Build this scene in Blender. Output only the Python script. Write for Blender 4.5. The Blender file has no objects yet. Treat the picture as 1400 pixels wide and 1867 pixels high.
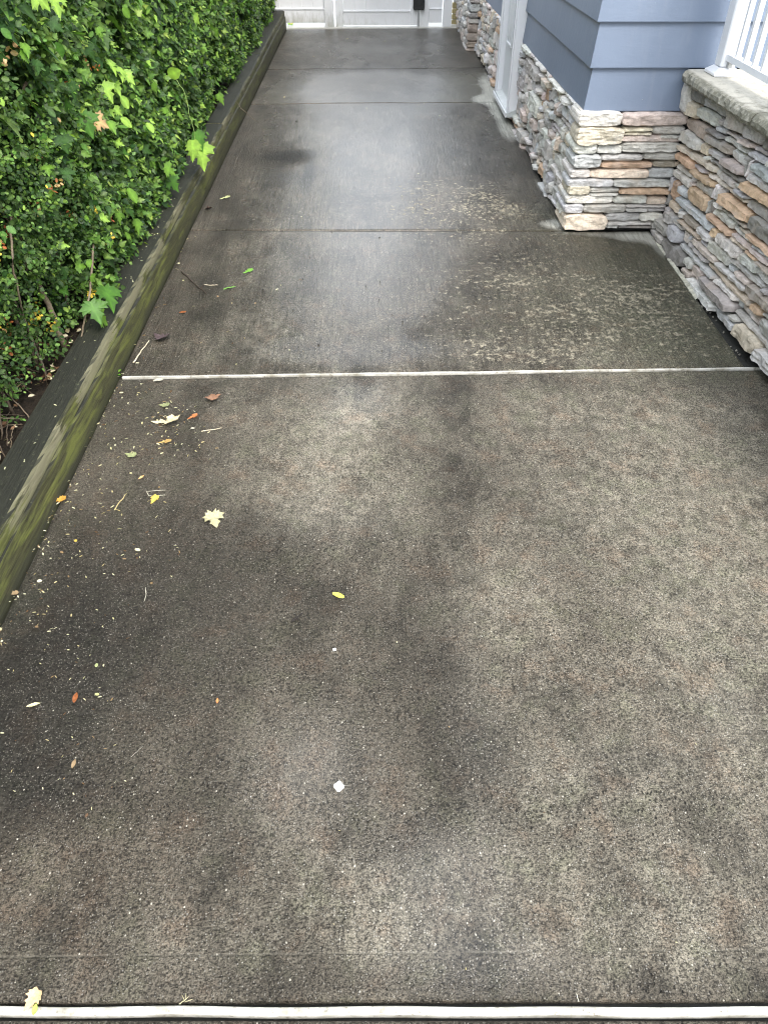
import bpy, math, random
import numpy as np
from mathutils import Vector, Matrix, noise
random.seed(7); rng = np.random.default_rng(7)
R = math.radians

# ------------------------------------------------------------------ camera
FPX, PCX, PCY, CAMH = 1340., 700., 933.5, 1.6
PITCH = R(40.87); YAW = R(0.485); S = 0.02464            # S: the drive rises 2.5 % away from the camera
SC = bpy.context.scene
cam = bpy.data.objects.new('camera', bpy.data.cameras.new('camera'))
SC.collection.objects.link(cam); SC.camera = cam
cam.data.sensor_fit = 'VERTICAL'; cam.data.sensor_height = 24.
cam.data.lens = FPX / 1867. * 24.
cam.data.clip_start = .05; cam.data.clip_end = 1500
cam.location = (0, 0, CAMH)
cam.rotation_euler = (math.pi/2 - PITCH, 0, -YAW)

# ------------------------------------------------------------------ sky, sun, exposure
W = bpy.data.worlds.new('World'); SC.world = W; W.use_nodes = True
nt = W.node_tree; nt.nodes.clear()
sky = nt.nodes.new('ShaderNodeTexSky'); sky.sky_type = 'NISHITA'; sky.sun_disc = False
SUN_EL, SUN_AZ = R(50), R(155)                            # azimuth clockwise from +Y
sky.sun_elevation = SUN_EL; sky.sun_rotation = SUN_AZ
sky.dust_density = 6; sky.air_density = 1.3; sky.altitude = 0
hs = nt.nodes.new('ShaderNodeHueSaturation'); hs.inputs['Saturation'].default_value = .5
# overcast: high cloud evens the sky out
mixc = nt.nodes.new('ShaderNodeMix'); mixc.data_type = 'RGBA'; mixc.inputs[0].default_value = .55
mixc.inputs[7].default_value = (9.7, 10.4, 11.2, 1)
bg = nt.nodes.new('ShaderNodeBackground'); bg.inputs[1].default_value = .15
wo = nt.nodes.new('ShaderNodeOutputWorld')
nt.links.new(sky.outputs[0], hs.inputs['Color']); nt.links.new(hs.outputs[0], mixc.inputs[6])
nt.links.new(mixc.outputs[2], bg.inputs[0]); nt.links.new(bg.outputs[0], wo.inputs[0])
sl = bpy.data.lights.new('sun', 'SUN'); sl.energy = 1.15; sl.angle = R(14); sl.color = (1, .95, .87)
so = bpy.data.objects.new('sun', sl); SC.collection.objects.link(so)
sd = Vector((math.sin(SUN_AZ)*math.cos(SUN_EL), math.cos(SUN_AZ)*math.cos(SUN_EL), math.sin(SUN_EL)))
so.rotation_euler = sd.to_track_quat('Z', 'Y').to_euler()
SC.view_settings.view_transform = 'Standard'; SC.view_settings.look = 'None'
SC.view_settings.gamma = 1; SC.view_settings.use_curve_mapping = False
SC.view_settings.exposure = 1.38
SC.render.engine = 'CYCLES'
SC.cycles.max_bounces = 8; SC.cycles.diffuse_bounces = 4; SC.cycles.glossy_bounces = 3
SC.cycles.use_adaptive_sampling = True; SC.cycles.pixel_filter_type = 'BLACKMAN_HARRIS'; SC.cycles.filter_width = 1.1

# ------------------------------------------------------------------ measuring helpers (photo measurement -> point on a real surface)
cp, sp_, cy, sy = math.cos(PITCH), math.sin(PITCH), math.cos(-YAW), math.sin(-YAW)
RZ = np.array([[cy, -sy, 0], [sy, cy, 0], [0, 0, 1]])
AR = RZ @ np.array([1., 0, 0]); AU = RZ @ np.array([0, sp_, cp]); AF = RZ @ np.array([0, cp, -sp_])
C0 = np.array([0, 0, CAMH])
def ray(x, y): return AF + AR*(x-PCX)/FPX - AU*(y-PCY)/FPX
def G(x, y):
    d = ray(x, y); return C0 + d*(CAMH/(S*d[1]-d[2]))
def PX(x, y, X): d = ray(x, y); return C0 + d*(X/d[0])
def PY(x, y, Y): d = ray(x, y); return C0 + d*(Y/d[1])
def gz(Y): return S*Y

# ------------------------------------------------------------------ object helpers
COL = SC.collection
def tag(o, label=None, cat=None, group=None, kind=None):
    if label: o['label'] = label
    if cat: o['category'] = cat
    if group: o['group'] = group
    if kind: o['kind'] = kind
    return o
def empty(name, loc):
    o = bpy.data.objects.new(name, None); o.location = loc; o.empty_display_size = .1
    COL.objects.link(o); return o
def wloc(o):
    v = Vector((0, 0, 0))
    while o: v += o.location; o = o.parent
    return v
def link(name, me, mat, parent=None, loc=None, color=None):
    o = bpy.data.objects.new(name, me)
    if mat and not me.materials: me.materials.append(mat)
    if parent: o.parent = parent
    if loc is not None: o.location = Vector(loc) - (wloc(parent) if parent else Vector((0, 0, 0)))
    if color: o.color = (*color, 1)
    COL.objects.link(o); return o
def mesh(name, V, F, smooth=False):
    me = bpy.data.meshes.new(name); me.from_pydata([tuple(map(float, v)) for v in V], [], F)
    if smooth: me.polygons.foreach_set('use_smooth', [True]*len(me.polygons))
    me.update(); return me
def mk(name, V, F, mat, parent=None, smooth=False, color=None, origin=None):
    """V in world metres; the object's origin is its base centre"""
    V = np.asarray(V, float)
    if origin is None: origin = np.array([V[:, 0].mean(), V[:, 1].mean(), V[:, 2].min()])
    return link(name, mesh(name, V-origin, F, smooth), mat, parent, tuple(origin), color)
class MB:
    def __init__(s): s.V = []; s.F = []
    def add(s, V, F):
        n = len(s.V); s.V += [tuple(v) for v in V]; s.F += [tuple(i+n for i in f) for f in F]; return s
    def box(s, x0, x1, y0, y1, z0, z1, b=0.0, shear=0.0):
        """box with chamfered vertical/horizontal edges of size b; shear adds slope along Y to z"""
        if b <= 0:
            V = [(x, y, z+shear*y) for z in (z0, z1) for y in (y0, y1) for x in (x0, x1)]
            F = [(0,2,3,1),(4,5,7,6),(0,1,5,4),(2,6,7,3),(0,4,6,2),(1,3,7,5)]
            return s.add(V, F)
        V = []
        for z, i in ((z0, b), (z0+b, 0), (z1-b, 0), (z1, b)):
            j = b if i == 0 else b
            ring = [(x0+b+ (i and 0), y0+i, 0), (x1-b, y0+i, 0), (x1-i, y0+b, 0), (x1-i, y1-b, 0), (x1-b, y1-i, 0), (x0+b, y1-i, 0), (x0+i, y1-b, 0), (x0+i, y0+b, 0)]
            V += [(x, y, z+shear*y) for x, y, _ in ring]
        F = [tuple(range(7, -1, -1)), tuple(range(24, 32))]
        for k in range(3):
            for i in range(8): F.append((8*k+i, 8*k+(i+1) % 8, 8*k+8+(i+1) % 8, 8*k+8+i))
        return s.add(V, F)
    def tube(s, pts, rad, n=6):
        pts = [Vector(p) for p in pts]
        if not hasattr(rad, '__len__'): rad = [rad]*len(pts)
        V = []
        for i, p in enumerate(pts):
            d = (pts[min(i+1, len(pts)-1)]-pts[max(i-1, 0)]).normalized()
            a = d.cross(Vector((.31, .2, .93))).normalized(); b = d.cross(a)
            for k in range(n):
                t = 2*math.pi*k/n; V.append(p+(a*math.cos(t)+b*math.sin(t))*rad[i])
        F = [(n*i+k, n*i+(k+1) % n, n*i+n+(k+1) % n, n*i+n+k) for i in range(len(pts)-1) for k in range(n)]
        F += [tuple(range(n-1, -1, -1)), tuple(range(n*len(pts)-n, n*len(pts)))]
        return s.add(V, F)
    def build(s, name, mat, parent=None, smooth=False, color=None, origin=None):
        return mk(name, s.V, s.F, mat, parent, smooth, color, origin)

# ------------------------------------------------------------------ materials
class M:
    def __init__(s, name):
        s.m = bpy.data.materials.new(name); s.m.use_nodes = True; s.t = s.m.node_tree
        s.p = s.t.nodes['Principled BSDF']; s.out = s.t.nodes['Material Output']
        s.co = s.n('ShaderNodeNewGeometry').outputs['Position']
    def n(s, typ, **kw):
        nd = s.t.nodes.new(typ)
        for k, v in kw.items():
            if hasattr(nd, k): setattr(nd, k, v)
            else: nd.inputs[k].default_value = v
        return nd
    def set(s, sock, v):
        if isinstance(v, bpy.types.NodeSocket): s.t.links.new(v, sock)
        else: sock.default_value = v
    def objco(s): return s.n('ShaderNodeTexCoord').outputs['Object']
    def map(s, co, sc=(1, 1, 1), loc=(0, 0, 0), rot=(0, 0, 0)):
        nd = s.n('ShaderNodeMapping'); s.set(nd.inputs[0], co); nd.inputs[3].default_value = sc; nd.inputs[1].default_value = loc; nd.inputs[2].default_value = rot; return nd.outputs[0]
    def noise(s, sc, det=4, rough=.55, co=None, dist=0, col=False):
        nd = s.n('ShaderNodeTexNoise'); s.set(nd.inputs['Vector'], co or s.co)
        nd.inputs['Scale'].default_value = sc; nd.inputs['Detail'].default_value = det; nd.inputs['Roughness'].default_value = rough; nd.inputs['Distortion'].default_value = dist
        return nd.outputs['Color' if col else 'Fac']
    def vor(s, sc, co=None, out='Distance', feat='F1', rnd=1):
        nd = s.n('ShaderNodeTexVoronoi', feature=feat); s.set(nd.inputs['Vector'], co or s.co); nd.inputs['Scale'].default_value = sc; nd.inputs['Randomness'].default_value = rnd
        return nd.outputs[out]
    def mix(s, f, a, b, blend='MIX'):
        nd = s.n('ShaderNodeMix', data_type='RGBA', blend_type=blend)
        s.set(nd.inputs[0], f); s.set(nd.inputs[6], (*a, 1) if isinstance(a, tuple) and len(a) == 3 else a); s.set(nd.inputs[7], (*b, 1) if isinstance(b, tuple) and len(b) == 3 else b)
        return nd.outputs[2]
    def math(s, op, a, b=0., c=0., clamp=False):
        nd = s.n('ShaderNodeMath', operation=op, use_clamp=clamp)
        for i, v in enumerate((a, b, c)): s.set(nd.inputs[i], v)
        return nd.outputs[0]
    def rng(s, v, a, b, c=0., d=1., smooth=False):
        nd = s.n('ShaderNodeMapRange'); nd.clamp = True
        if smooth: nd.interpolation_type = 'SMOOTHSTEP'
        s.set(nd.inputs[0], v)
        for i, x in enumerate((a, b, c, d)): s.set(nd.inputs[i+1], x)
        return nd.outputs[0]
    def attr(s, name, out='Fac'): return s.n('ShaderNodeAttribute', attribute_name=name).outputs[out]
    def bump(s, h, dist=.002, strength=1., prev=None):
        nd = s.n('ShaderNodeBump'); nd.inputs['Strength'].default_value = strength; nd.inputs['Distance'].default_value = dist
        s.set(nd.inputs['Height'], h)
        if prev is not None: s.t.links.new(prev, nd.inputs['Normal'])
        return nd.outputs[0]
    def fin(s, col=None, rough=None, normal=None, spec=None, **kw):
        if col is not None: s.set(s.p.inputs['Base Color'], (*col, 1) if isinstance(col, tuple) and len(col) == 3 else col)
        if rough is not None: s.set(s.p.inputs['Roughness'], rough)
        if normal is not None: s.t.links.new(normal, s.p.inputs['Normal'])
        if spec is not None: s.set(s.p.inputs['Specular IOR Level'], spec)
        return s.m
    def sep(s, co=None):
        nd = s.n('ShaderNodeSeparateXYZ'); s.set(nd.inputs[0], co or s.co); return nd.outputs

def mat_concrete():
    m = M('wet_concrete')
    dark, dry, moss, pale, film, fleck, broom, brown = [m.attr(k) for k in ('dark', 'dry', 'moss', 'pale', 'film', 'fleck', 'broom', 'brown')]
    # ragged edges for the stains and the painted hedge shade
    nl = m.noise(4.5, 6, .62, co=m.map(m.co, (1.25, .7, 1)), dist=.3); nm = m.noise(23, 6, .72, co=m.map(m.co, (1.1, .8, 1)))
    rag = m.math('ADD', m.math('MULTIPLY', m.math('SUBTRACT', nl, .5), .7), m.math('MULTIPLY', m.math('SUBTRACT', nm, .5), .55))
    dryr = m.rng(m.math('ADD', dry, m.math('MULTIPLY', rag, 1.35)), .20, 1.12)
    g1 = m.noise(330, 2, .6); g2 = m.noise(140, 3, .7); g3 = m.noise(620, 2, .6)
    wet = m.mix(m.rng(nl, .35, .7), (.036, .0315, .0245), (.094, .082, .064))
    base = m.mix(dryr, wet, m.mix(m.rng(nm, .38, .62), (.092, .083, .065), (.188, .170, .134)))
    base = m.mix(m.rng(m.math('ADD', brown, rag), .2, 1.0, 0, .55), base, (.070, .052, .037))
    base = m.mix(m.rng(m.math('ADD', moss, rag), .15, 1.0, 0, .75), base, (.080, .080, .054))
    base = m.mix(m.rng(m.math('ADD', dark, rag), .2, .9, 0, .78), base, (.010, .0095, .0085))  # wet dark marks, and hedge shade painted into the base colour
    # sandy grain
    g4 = m.noise(165, 2, .55); g5 = m.noise(78, 3, .7)
    gsum = m.math('ADD', m.math('ADD', m.math('MULTIPLY', g1, .34), m.math('MULTIPLY', g4, .48)), m.math('MULTIPLY', g5, .18))
    grain = m.rng(gsum, .40, .61, .32, 1.85)
    hue = m.noise(11, 4, .65, co=m.map(m.co, loc=(4, 7, 1)))
    base = m.mix(m.rng(hue, .54, .66, 0, .6), base, m.mix(1., base, (1.13, .97, .90), 'MULTIPLY'))
    base = m.mix(m.rng(hue, .46, .36, 0, .6), base, m.mix(1., base, (.95, 1.02, .92), 'MULTIPLY'))
    base = m.mix(1., base, m.n('ShaderNodeCombineColor').outputs[0], 'MULTIPLY') if False else base
    gc = m.n('ShaderNodeCombineXYZ'); [m.set(gc.inputs[i], grain) for i in range(3)]
    base = m.mix(1., base, gc.outputs[0], 'MULTIPLY')
    # exposed light sand grains, small dark pits
    vd = m.vor(210); vc = m.vor(210, out='Color'); vr = m.sep(vc)[0]
    amt = m.rng(m.noise(9, 3, .6), .35, .7, .78, .52)
    light = m.math('MULTIPLY', m.rng(vd, .28, .42, 1, 0), m.math('GREATER_THAN', vr, amt))
    lightc = m.mix(m.sep(vc)[1], (.22, .20, .16), (.42, .40, .36))
    base = m.mix(m.math('MULTIPLY', light, m.rng(dryr, 0, 1, .42, .8)), base, lightc)
    vd2 = m.vor(75, co=m.map(m.co, (1, .8, 1))); vr2 = m.sep(m.vor(75, co=m.map(m.co, (1, .8, 1)), out='Color'))[0]
    wl = m.math('MULTIPLY', m.rng(vd2, .10, .16, 1, 0), m.math('GREATER_THAN', vr2, .82))
    base = m.mix(m.math('MULTIPLY', wl, .8), base, (.5, .47, .40))
    pit = m.math('MULTIPLY', m.rng(m.vor(95, co=m.map(m.co, (1.2, .7, 1), rot=(0, 0, .5))), .13, .24, 1, 0), m.math('GREATER_THAN', m.sep(m.vor(95, co=m.map(m.co, (1.2, .7, 1), rot=(0, 0, .5)), out='Color'))[2], .68))
    base = m.mix(m.math('MULTIPLY', pit, .7), base, (.012, .012, .012))
    # blotchy lichen-pale flecks where the cream skin flakes, drawn out across the drive
    fco = m.map(m.co, (30, 34, 1)); fn = m.noise(1.0, 8, .82, co=fco, dist=.1); fleck = m.math('MINIMUM', fleck, 1.)
    fn2 = m.noise(3.2, 3, .6)
    thr = m.math('SUBTRACT', .66, m.math('MULTIPLY', fleck, m.rng(fn2, .3, .65, .06, .155)))
    fm = m.math('MULTIPLY', m.rng(m.math('SUBTRACT', fn, thr), .0, .018), m.rng(fleck, .06, .25))
    base = m.mix(m.math('MULTIPLY', fm, m.rng(g2, .35, .6, .55, 1)), base, m.mix(m.noise(40, 2), (.24, .215, .155), (.44, .40, .31)))
    palem = m.rng(m.math('ADD', pale, m.math('MULTIPLY', rag, .55)), .35, .75)
    base = m.mix(palem, base, m.mix(g2, (.33, .33, .29), (.50, .49, .44)))
    # edging-trowel lines
    X, Y, Z = m.sep()
    def line(v, at, w): return m.rng(m.math('ABSOLUTE', m.math('SUBTRACT', v, at)), w*.3, w, 1, 0)
    onB = m.rng(broom, .3, .6)
    wob = m.math('MULTIPLY', m.math('SUBTRACT', m.noise(6, 2), .5), .012)
    l1 = m.math('MULTIPLY', line(m.math('ADD', X, wob), -.955, .005), m.math('MULTIPLY', onB, m.math('MULTIPLY', m.math('GREATER_THAN', Y, 4.2), m.math('LESS_THAN', Y, 6.8))))
    ly = line(m.math('ADD', Y, m.math('MULTIPLY', wob, .4)), .5205, .0035); ly = m.math('MULTIPLY', ly, m.rng(m.noise(7, 2), .42, .5))
    lines = m.math('MAXIMUM', l1, ly)
    base = m.mix(m.math('MULTIPLY', lines, .35), base, m.mix(m.noise(3, 2), (.02, .02, .018), (.22, .20, .16)))
    # broom ribs
    rib = m.noise(1, 3, .6, co=m.map(m.co, (230, 9, 1))); rib2 = m.noise(1, 4, .6, co=m.map(m.co, (75, 5, 1)))
    ribs = m.math('MULTIPLY', m.math('ADD', rib, m.math('MULTIPLY', rib2, .8)), broom)
    lump = m.noise(60, 4, .7)
    h = m.math('ADD', m.math('MULTIPLY', g2, .9), m.math('MULTIPLY', g1, .5))
    h = m.math('ADD', h, m.math('MULTIPLY', lump, .9)); h = m.math('ADD', h, m.math('MULTIPLY', g4, .7))
    h = m.math('ADD', h, m.math('MULTIPLY', ribs, 1.7))
    rv_ = m.rng(m.math('ADD', m.math('MULTIPLY', rib, .4), m.math('MULTIPLY', rib2, .6)), .36, .62, .45, 1.3); gr = m.n('ShaderNodeCombineXYZ'); [m.set(gr.inputs[i], rv_) for i in range(3)]
    base = m.mix(m.math('MULTIPLY', broom, .75), base, m.mix(1., base, gr.outputs[0], 'MULTIPLY'))
    h = m.math('SUBTRACT', h, m.math('MULTIPLY', pit, .9))
    h = m.math('SUBTRACT', h, m.math('MULTIPLY', lines, .35))
    h = m.math('ADD', h, m.math('MULTIPLY', light, .4))
    filmr = m.rng(m.math('ADD', film, m.math('MULTIPLY', rag, .8)), .25, .9)
    nb = m.n('ShaderNodeBump'); m.set(nb.inputs['Height'], h); nb.inputs['Distance'].default_value = .0052
    m.set(nb.inputs['Strength'], m.math('SUBTRACT', m.rng(filmr, 0, 1, 1., .30), m.rng(film, .8, 1.5, 0, .14)))
    rough = m.math('ADD', m.rng(dryr, 0, 1, .34, .75), m.math('MULTIPLY', m.math('SUBTRACT', nm, .5), .25))
    rough = m.math('MAXIMUM', m.math('SUBTRACT', rough, m.math('MULTIPLY', filmr, .24)), .10)
    rough = m.math('MAXIMUM', rough, m.math('MULTIPLY', m.math('MAXIMUM', palem, fm), .8))
    m.p.inputs['IOR'].default_value = 1.4
    return m.fin(base, rough, nb.outputs[0], m.math('MAXIMUM', m.rng(dryr, 0, 1, .30, .22), m.rng(film, .15, .9, .30, .62)))

def mat_simple(name, col, rough=.5, bump=0., bsc=60, var=.15, spec=.5, vsc=8, metal=0):
    m = M(name); n = m.noise(vsc, 5, .6); n2 = m.noise(bsc, 4, .6)
    c = m.mix(m.rng(m.math('ADD', m.math('MULTIPLY', n, .6), m.math('MULTIPLY', n2, .4)), .35, .65), tuple(x*(1-var) for x in col), tuple(min(1, x*(1+var)) for x in col))
    m.p.inputs['Metallic'].default_value = metal
    return m.fin(c, rough, m.bump(n2, bump) if bump else None, spec)

def mat_stone():
    m = M('ledge_stone'); oi = m.n('ShaderNodeObjectInfo'); c0 = oi.outputs['Color']
    co = m.co
    n1 = m.noise(14, 5, .65, dist=.6); n2 = m.noise(55, 4, .65); n3 = m.noise(1, 4, .6, co=m.map(co, (25, 25, 120)))
    v = m.rng(m.math('ADD', m.math('MULTIPLY', n1, .55), m.math('MULTIPLY', n2, .45)), .34, .68, .70, 1.25)
    gc = m.n('ShaderNodeCombineXYZ'); [m.set(gc.inputs[i], v) for i in range(3)]
    c = m.mix(1., c0, gc.outputs[0], 'MULTIPLY')
    c = m.mix(m.rng(n3, .55, .75, 0, .35), c, (.10, .095, .09))
    hue = m.noise(7, 3, .6, co=m.map(co, loc=(3, 1, 5)))
    c = m.mix(m.rng(hue, .56, .72, 0, .38), c, (.55, .43, .32))
    c = m.mix(m.rng(hue, .44, .30, 0, .35), c, (.55, .56, .57))
    c = m.mix(m.rng(m.noise(130, 3, .7), .62, .75, 0, .45), c, (.05, .05, .05))
    h = m.math('ADD', m.math('MULTIPLY', n2, .8), m.math('ADD', m.math('MULTIPLY', n3, .5), m.math('MULTIPLY', m.noise(180, 3, .6), .35)))
    return m.fin(c, .68, m.bump(h, .006), .35)

def mat_siding():
    m = M('blue_grey_paint'); co = m.co
    n = m.noise(2.2, 4, .6); st = m.noise(1, 3, .6, co=m.map(co, (18, 18, 1.2)))
    c = m.mix(m.rng(n, .3, .7), (.142, .180, .250), (.164, .205, .280))
    c = m.mix(m.rng(st, .55, .75, 0, .35), c, (.21, .235, .29))
    chips = m.math('MULTIPLY', m.rng(m.noise(70, 3, .7, co=m.map(co, (1, 1, 2.5))), .70, .74), m.rng(m.noise(3.1, 2), .52, .6))
    c = m.mix(m.math('MULTIPLY', chips, .6), c, (.42, .42, .42))
    h = m.math('ADD', m.math('MULTIPLY', m.noise(1, 4, .6, co=m.map(co, (35, 35, 160))), .6), m.math('ADD', m.noise(25, 3), m.math('MULTIPLY', chips, 1.)))
    return m.fin(c, .42, m.bump(h, .0012), .4)

def mat_timber():
    m = M('mossy_timber'); co = m.co; X, Y, Z = m.sep()
    nz = m.sep(m.n('ShaderNodeNewGeometry').outputs['True Normal'])
    top = m.rng(nz[2], .5, .8)
    g = m.noise(1, 6, .72, co=m.map(co, (130, 7, 170)), dist=.7); g2 = m.noise(1, 4, .65, co=m.map(co, (200, 16, 200)))
    patch = m.noise(1, 5, .6, co=m.map(co, (1, 3.2, 9), rot=(.15, 0, 0)), dist=.3)
    c = m.mix(m.rng(g, .35, .65), (.018, .018, .008), (.105, .105, .038))
    c = m.mix(m.rng(m.noise(1, 5, .7, co=m.map(co, (9, 3.0, 26)), dist=.6), .46, .60, 0, .8), c, (.165, .185, .04))
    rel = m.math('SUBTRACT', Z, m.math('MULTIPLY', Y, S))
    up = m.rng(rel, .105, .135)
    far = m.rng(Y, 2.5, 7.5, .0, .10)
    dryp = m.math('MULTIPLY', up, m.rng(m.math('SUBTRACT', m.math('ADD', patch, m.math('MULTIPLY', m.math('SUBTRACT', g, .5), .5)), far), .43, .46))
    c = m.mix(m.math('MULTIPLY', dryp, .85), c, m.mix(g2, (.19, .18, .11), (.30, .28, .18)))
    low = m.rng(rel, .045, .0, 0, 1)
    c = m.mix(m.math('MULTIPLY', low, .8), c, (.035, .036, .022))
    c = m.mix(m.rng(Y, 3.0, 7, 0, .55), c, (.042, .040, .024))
    t = m.mix(m.rng(g, .3, .7), (.010, .011, .008), (.032, .033, .023))
    t = m.mix(m.math('MULTIPLY', m.rng(m.noise(90, 3, .7), .6, .72), .6), t, (.13, .14, .08))
    c = m.mix(top, c, t)
    ck = m.rng(g2, .30, .38, 1, 0); c = m.mix(m.math('MULTIPLY', ck, .6), c, (.015, .015, .01))
    h = m.math('ADD', m.math('MULTIPLY', g, 1.2), m.math('MULTIPLY', g2, .7))
    return m.fin(c, .62, m.bump(h, .006), .4)

def mat_leaf(name='leaf_tissue'):
    m = M(name); c = m.attr('tint', 'Color')
    n = m.noise(60, 2, .5)
    c2 = m.mix(m.rng(n, .3, .7), c, m.mix(1., c, (1.35, 1.3, 1.1), 'MULTIPLY'))
    m.fin(c2, .45, m.bump(m.noise(160, 2), .0015), .35)
    tr = m.n('ShaderNodeBsdfTranslucent'); m.set(tr.inputs[0], m.mix(1., c2, (1.5, 1.7, .7), 'MULTIPLY'))
    ms = m.n('ShaderNodeMixShader'); ms.inputs[0].default_value = .35
    m.t.links.new(m.p.outputs[0], ms.inputs[1]); m.t.links.new(tr.outputs[0], ms.inputs[2]); m.t.links.new(ms.outputs[0], m.out.inputs[0])
    return m.m
def mat_objcol(name, rough=.6, var=.3, bump=.001, sc=90):
    m = M(name); c0 = m.n('ShaderNodeObjectInfo').outputs['Color']; n = m.noise(sc, 4, .65)
    v = m.rng(n, .3, .7, 1-var, 1+var); gc = m.n('ShaderNodeCombineXYZ'); [m.set(gc.inputs[i], v) for i in range(3)]
    return m.fin(m.mix(1., c0, gc.outputs[0], 'MULTIPLY'), rough, m.bump(n, bump), .4)
def mat_vinyl(name, grime):
    m = M(name); X, Y, Z = m.sep()
    c = m.mix(m.rng(m.noise(5, 4), .3, .7), (.80, .81, .83), (.86, .87, .89))
    if grime:
        st = m.noise(1, 5, .7, co=m.map(m.co, (22, 22, 6)))
        a = m.rng(m.math('SUBTRACT', Z, .25), .22, 0.0)
        side = m.rng(X, .15, -.75, .25, 1.)
        g = m.rng(m.math('ADD', m.math('MULTIPLY', m.math('MULTIPLY', a, side), .75), m.math('MULTIPLY', m.math('SUBTRACT', st, .5), 1.1)), .22, .75)
        c = m.mix(m.math('MULTIPLY', g, .8), c, m.mix(m.noise(14, 3), (.22, .22, .12), (.34, .33, .29)))
    return m.fin(c, .35, None, .5)
def mat_cap():
    m = M('limestone_cap'); X, Y, Z = m.sep()
    a = m.noise(9, 5, .7, dist=.5); b = m.noise(45, 4, .7)
    near = m.rng(Y, 3.9, 3.0, 0, 1)
    g = m.rng(m.math('ADD', m.math('MULTIPLY', near, .42), m.math('MULTIPLY', m.math('SUBTRACT', m.math('ADD', m.math('MULTIPLY', a, .6), m.math('MULTIPLY', b, .4)), .5), 2.2)), .1, .5)
    edge = m.rng(X, 1.535, 1.515, 0, 1)
    c = m.mix(m.noise(30, 4), (.40, .38, .33), (.52, .50, .44))
    c = m.mix(m.math('MULTIPLY', g, .8), c, (.10, .10, .075))
    c = m.mix(m.math('MULTIPLY', edge, m.rng(b, .35, .6, .35, .9)), c, (.14, .135, .10))
    return m.fin(c, .7, m.bump(m.math('ADD', b, m.noise(140, 3)), .003), .3)
def mat_soil():
    m = M('dark_soil'); n = m.noise(35, 5, .7); n2 = m.noise(120, 3, .7)
    c = m.mix(m.rng(n, .35, .65), (.012, .009, .007), (.045, .032, .022))
    return m.fin(c, .8, m.bump(m.math('ADD', n, n2), .02), .3)

MC = mat_concrete(); MS = mat_stone(); MSID = mat_siding(); MT = mat_timber(); ML = mat_leaf()
MV = mat_vinyl('white_vinyl', False); MVG = mat_vinyl('weathered_vinyl', True); MCAP = mat_cap(); MSOIL = mat_soil()
MLIT = mat_objcol('dry_leaf', .6, .35); MTW = mat_objcol('twig_bark', .7, .3)
MRAIL = mat_simple('rail_paint', (.78, .79, .82), .3, var=.02)
def mat_strip():
    m = M('strip_vinyl'); n = m.noise(14, 5, .7); n2 = m.noise(90, 4, .7)
    c = m.mix(m.rng(n, .40, .66), (.55, .54, .50), (.25, .235, .19))
    c = m.mix(m.math('MULTIPLY', m.rng(n2, .58, .66), m.rng(n, .3, .6)), c, (.14, .12, .09))
    return m.fin(c, .5, m.bump(n2, .001), .4)
MSTRIP = mat_strip()
MDARK = mat_simple('joint_dirt', (.018, .018, .015), .8, .004, 90, .5)
MMORT = mat_simple('dark_mortar', (.045, .043, .04), .85, .006, 70, .4)
MPATIO = mat_simple('pale_concrete', (.62, .61, .57), .8, .002, 120, .1)
MBLACK = mat_simple('black_plastic', (.008, .008, .010), .35, .001, 50, .2)
MGALV = mat_simple('galvanised_steel', (.42, .43, .44), .4, .0005, 80, .15, metal=.7)
MTAN = mat_simple('tan_pipe', (.40, .34, .17), .5, .002, 60, .2)
MGRASS = mat_simple('lawn', (.05, .09, .02), .8, .02, 60, .4)
MBARK = mat_simple('hedge_bark', (.085, .062, .042), .8, .003, 120, .45)
MDOOR = mat_simple('door_paint', (.68, .70, .72), .35, .0006, 120, .03)
MWEATH = mat_simple('threshold_grey', (.5, .52, .52), .5, .001, 60, .15)

# ------------------------------------------------------------------ ground far and wide
gm = MB()
ys = [-250, -6, 0, 12, 40, 600]
V = []; F = []
for j, y in enumerate(ys):
    zz = S*min(max(y, -6), 12) - .16
    for x in (-500, -20, 20, 500): V.append((x, y, zz))
for j in range(len(ys)-1):
    for i in range(3): F.append((j*4+i, j*4+i+1, j*4+5+i, j*4+4+i))
g_ = mk('ground', V, F, MGRASS, origin=(0, 0, 0)); tag(g_, kind='structure')

# ------------------------------------------------------------------ the concrete drive
PB = dict(dark=[], dry=[], moss=[], pale=[], film=[], fleck=[], brown=[])
def blob(k, x, y, rx, ry, a):
    c = G(x, y); ex = G(x+rx, y)[0]-c[0]; ey = (G(x, y-ry)[1]-G(x, y+ry)[1])/2
    PB[k].append((c[0], c[1], abs(ex), abs(ey), a))
for b in [(615, 765, 90, 50, .75), (590, 865, 130, 85, .95), (690, 880, 60, 50, .4), (1250, 790, 280, 100, .62), (1180, 1000, 260, 190, .62), (1370, 980, 200, 330, .6),
          (945, 1110, 70, 90, .62), (960, 1330, 110, 190, .36), (985, 1440, 80, 80, .30), (1235, 1725, 110, 50, .55), (620, 1580, 150, 90, .34),
          (250, 1560, 230, 160, .22), (500, 1730, 280, 60, .28), (1300, 1500, 220, 150, .40), (700, 1670, 150, 80, .38), (1120, 1650, 220, 120, .36),
          (900, 740, 260, 50, .30), (430, 590, 90, 35, .45), (520, 640, 260, 35, .35), (1200, 640, 200, 30, .45), (1000, 640, 200, 30, .3),
          (430, 740, 150, 40, .35), (760, 1060, 200, 120, .15), (330, 405, 220, 14, .3), (1250, 1250, 200, 160, .36), (60, 1500, 150, 150, .12),
          (840, 250, 110, 40, .12), (960, 370, 60, 40, .35), (800, 345, 60, 14, .35), (860, 160, 40, 20, .2), (320, 860, 200, 90, .10)]: blob('dry', *b)
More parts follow.
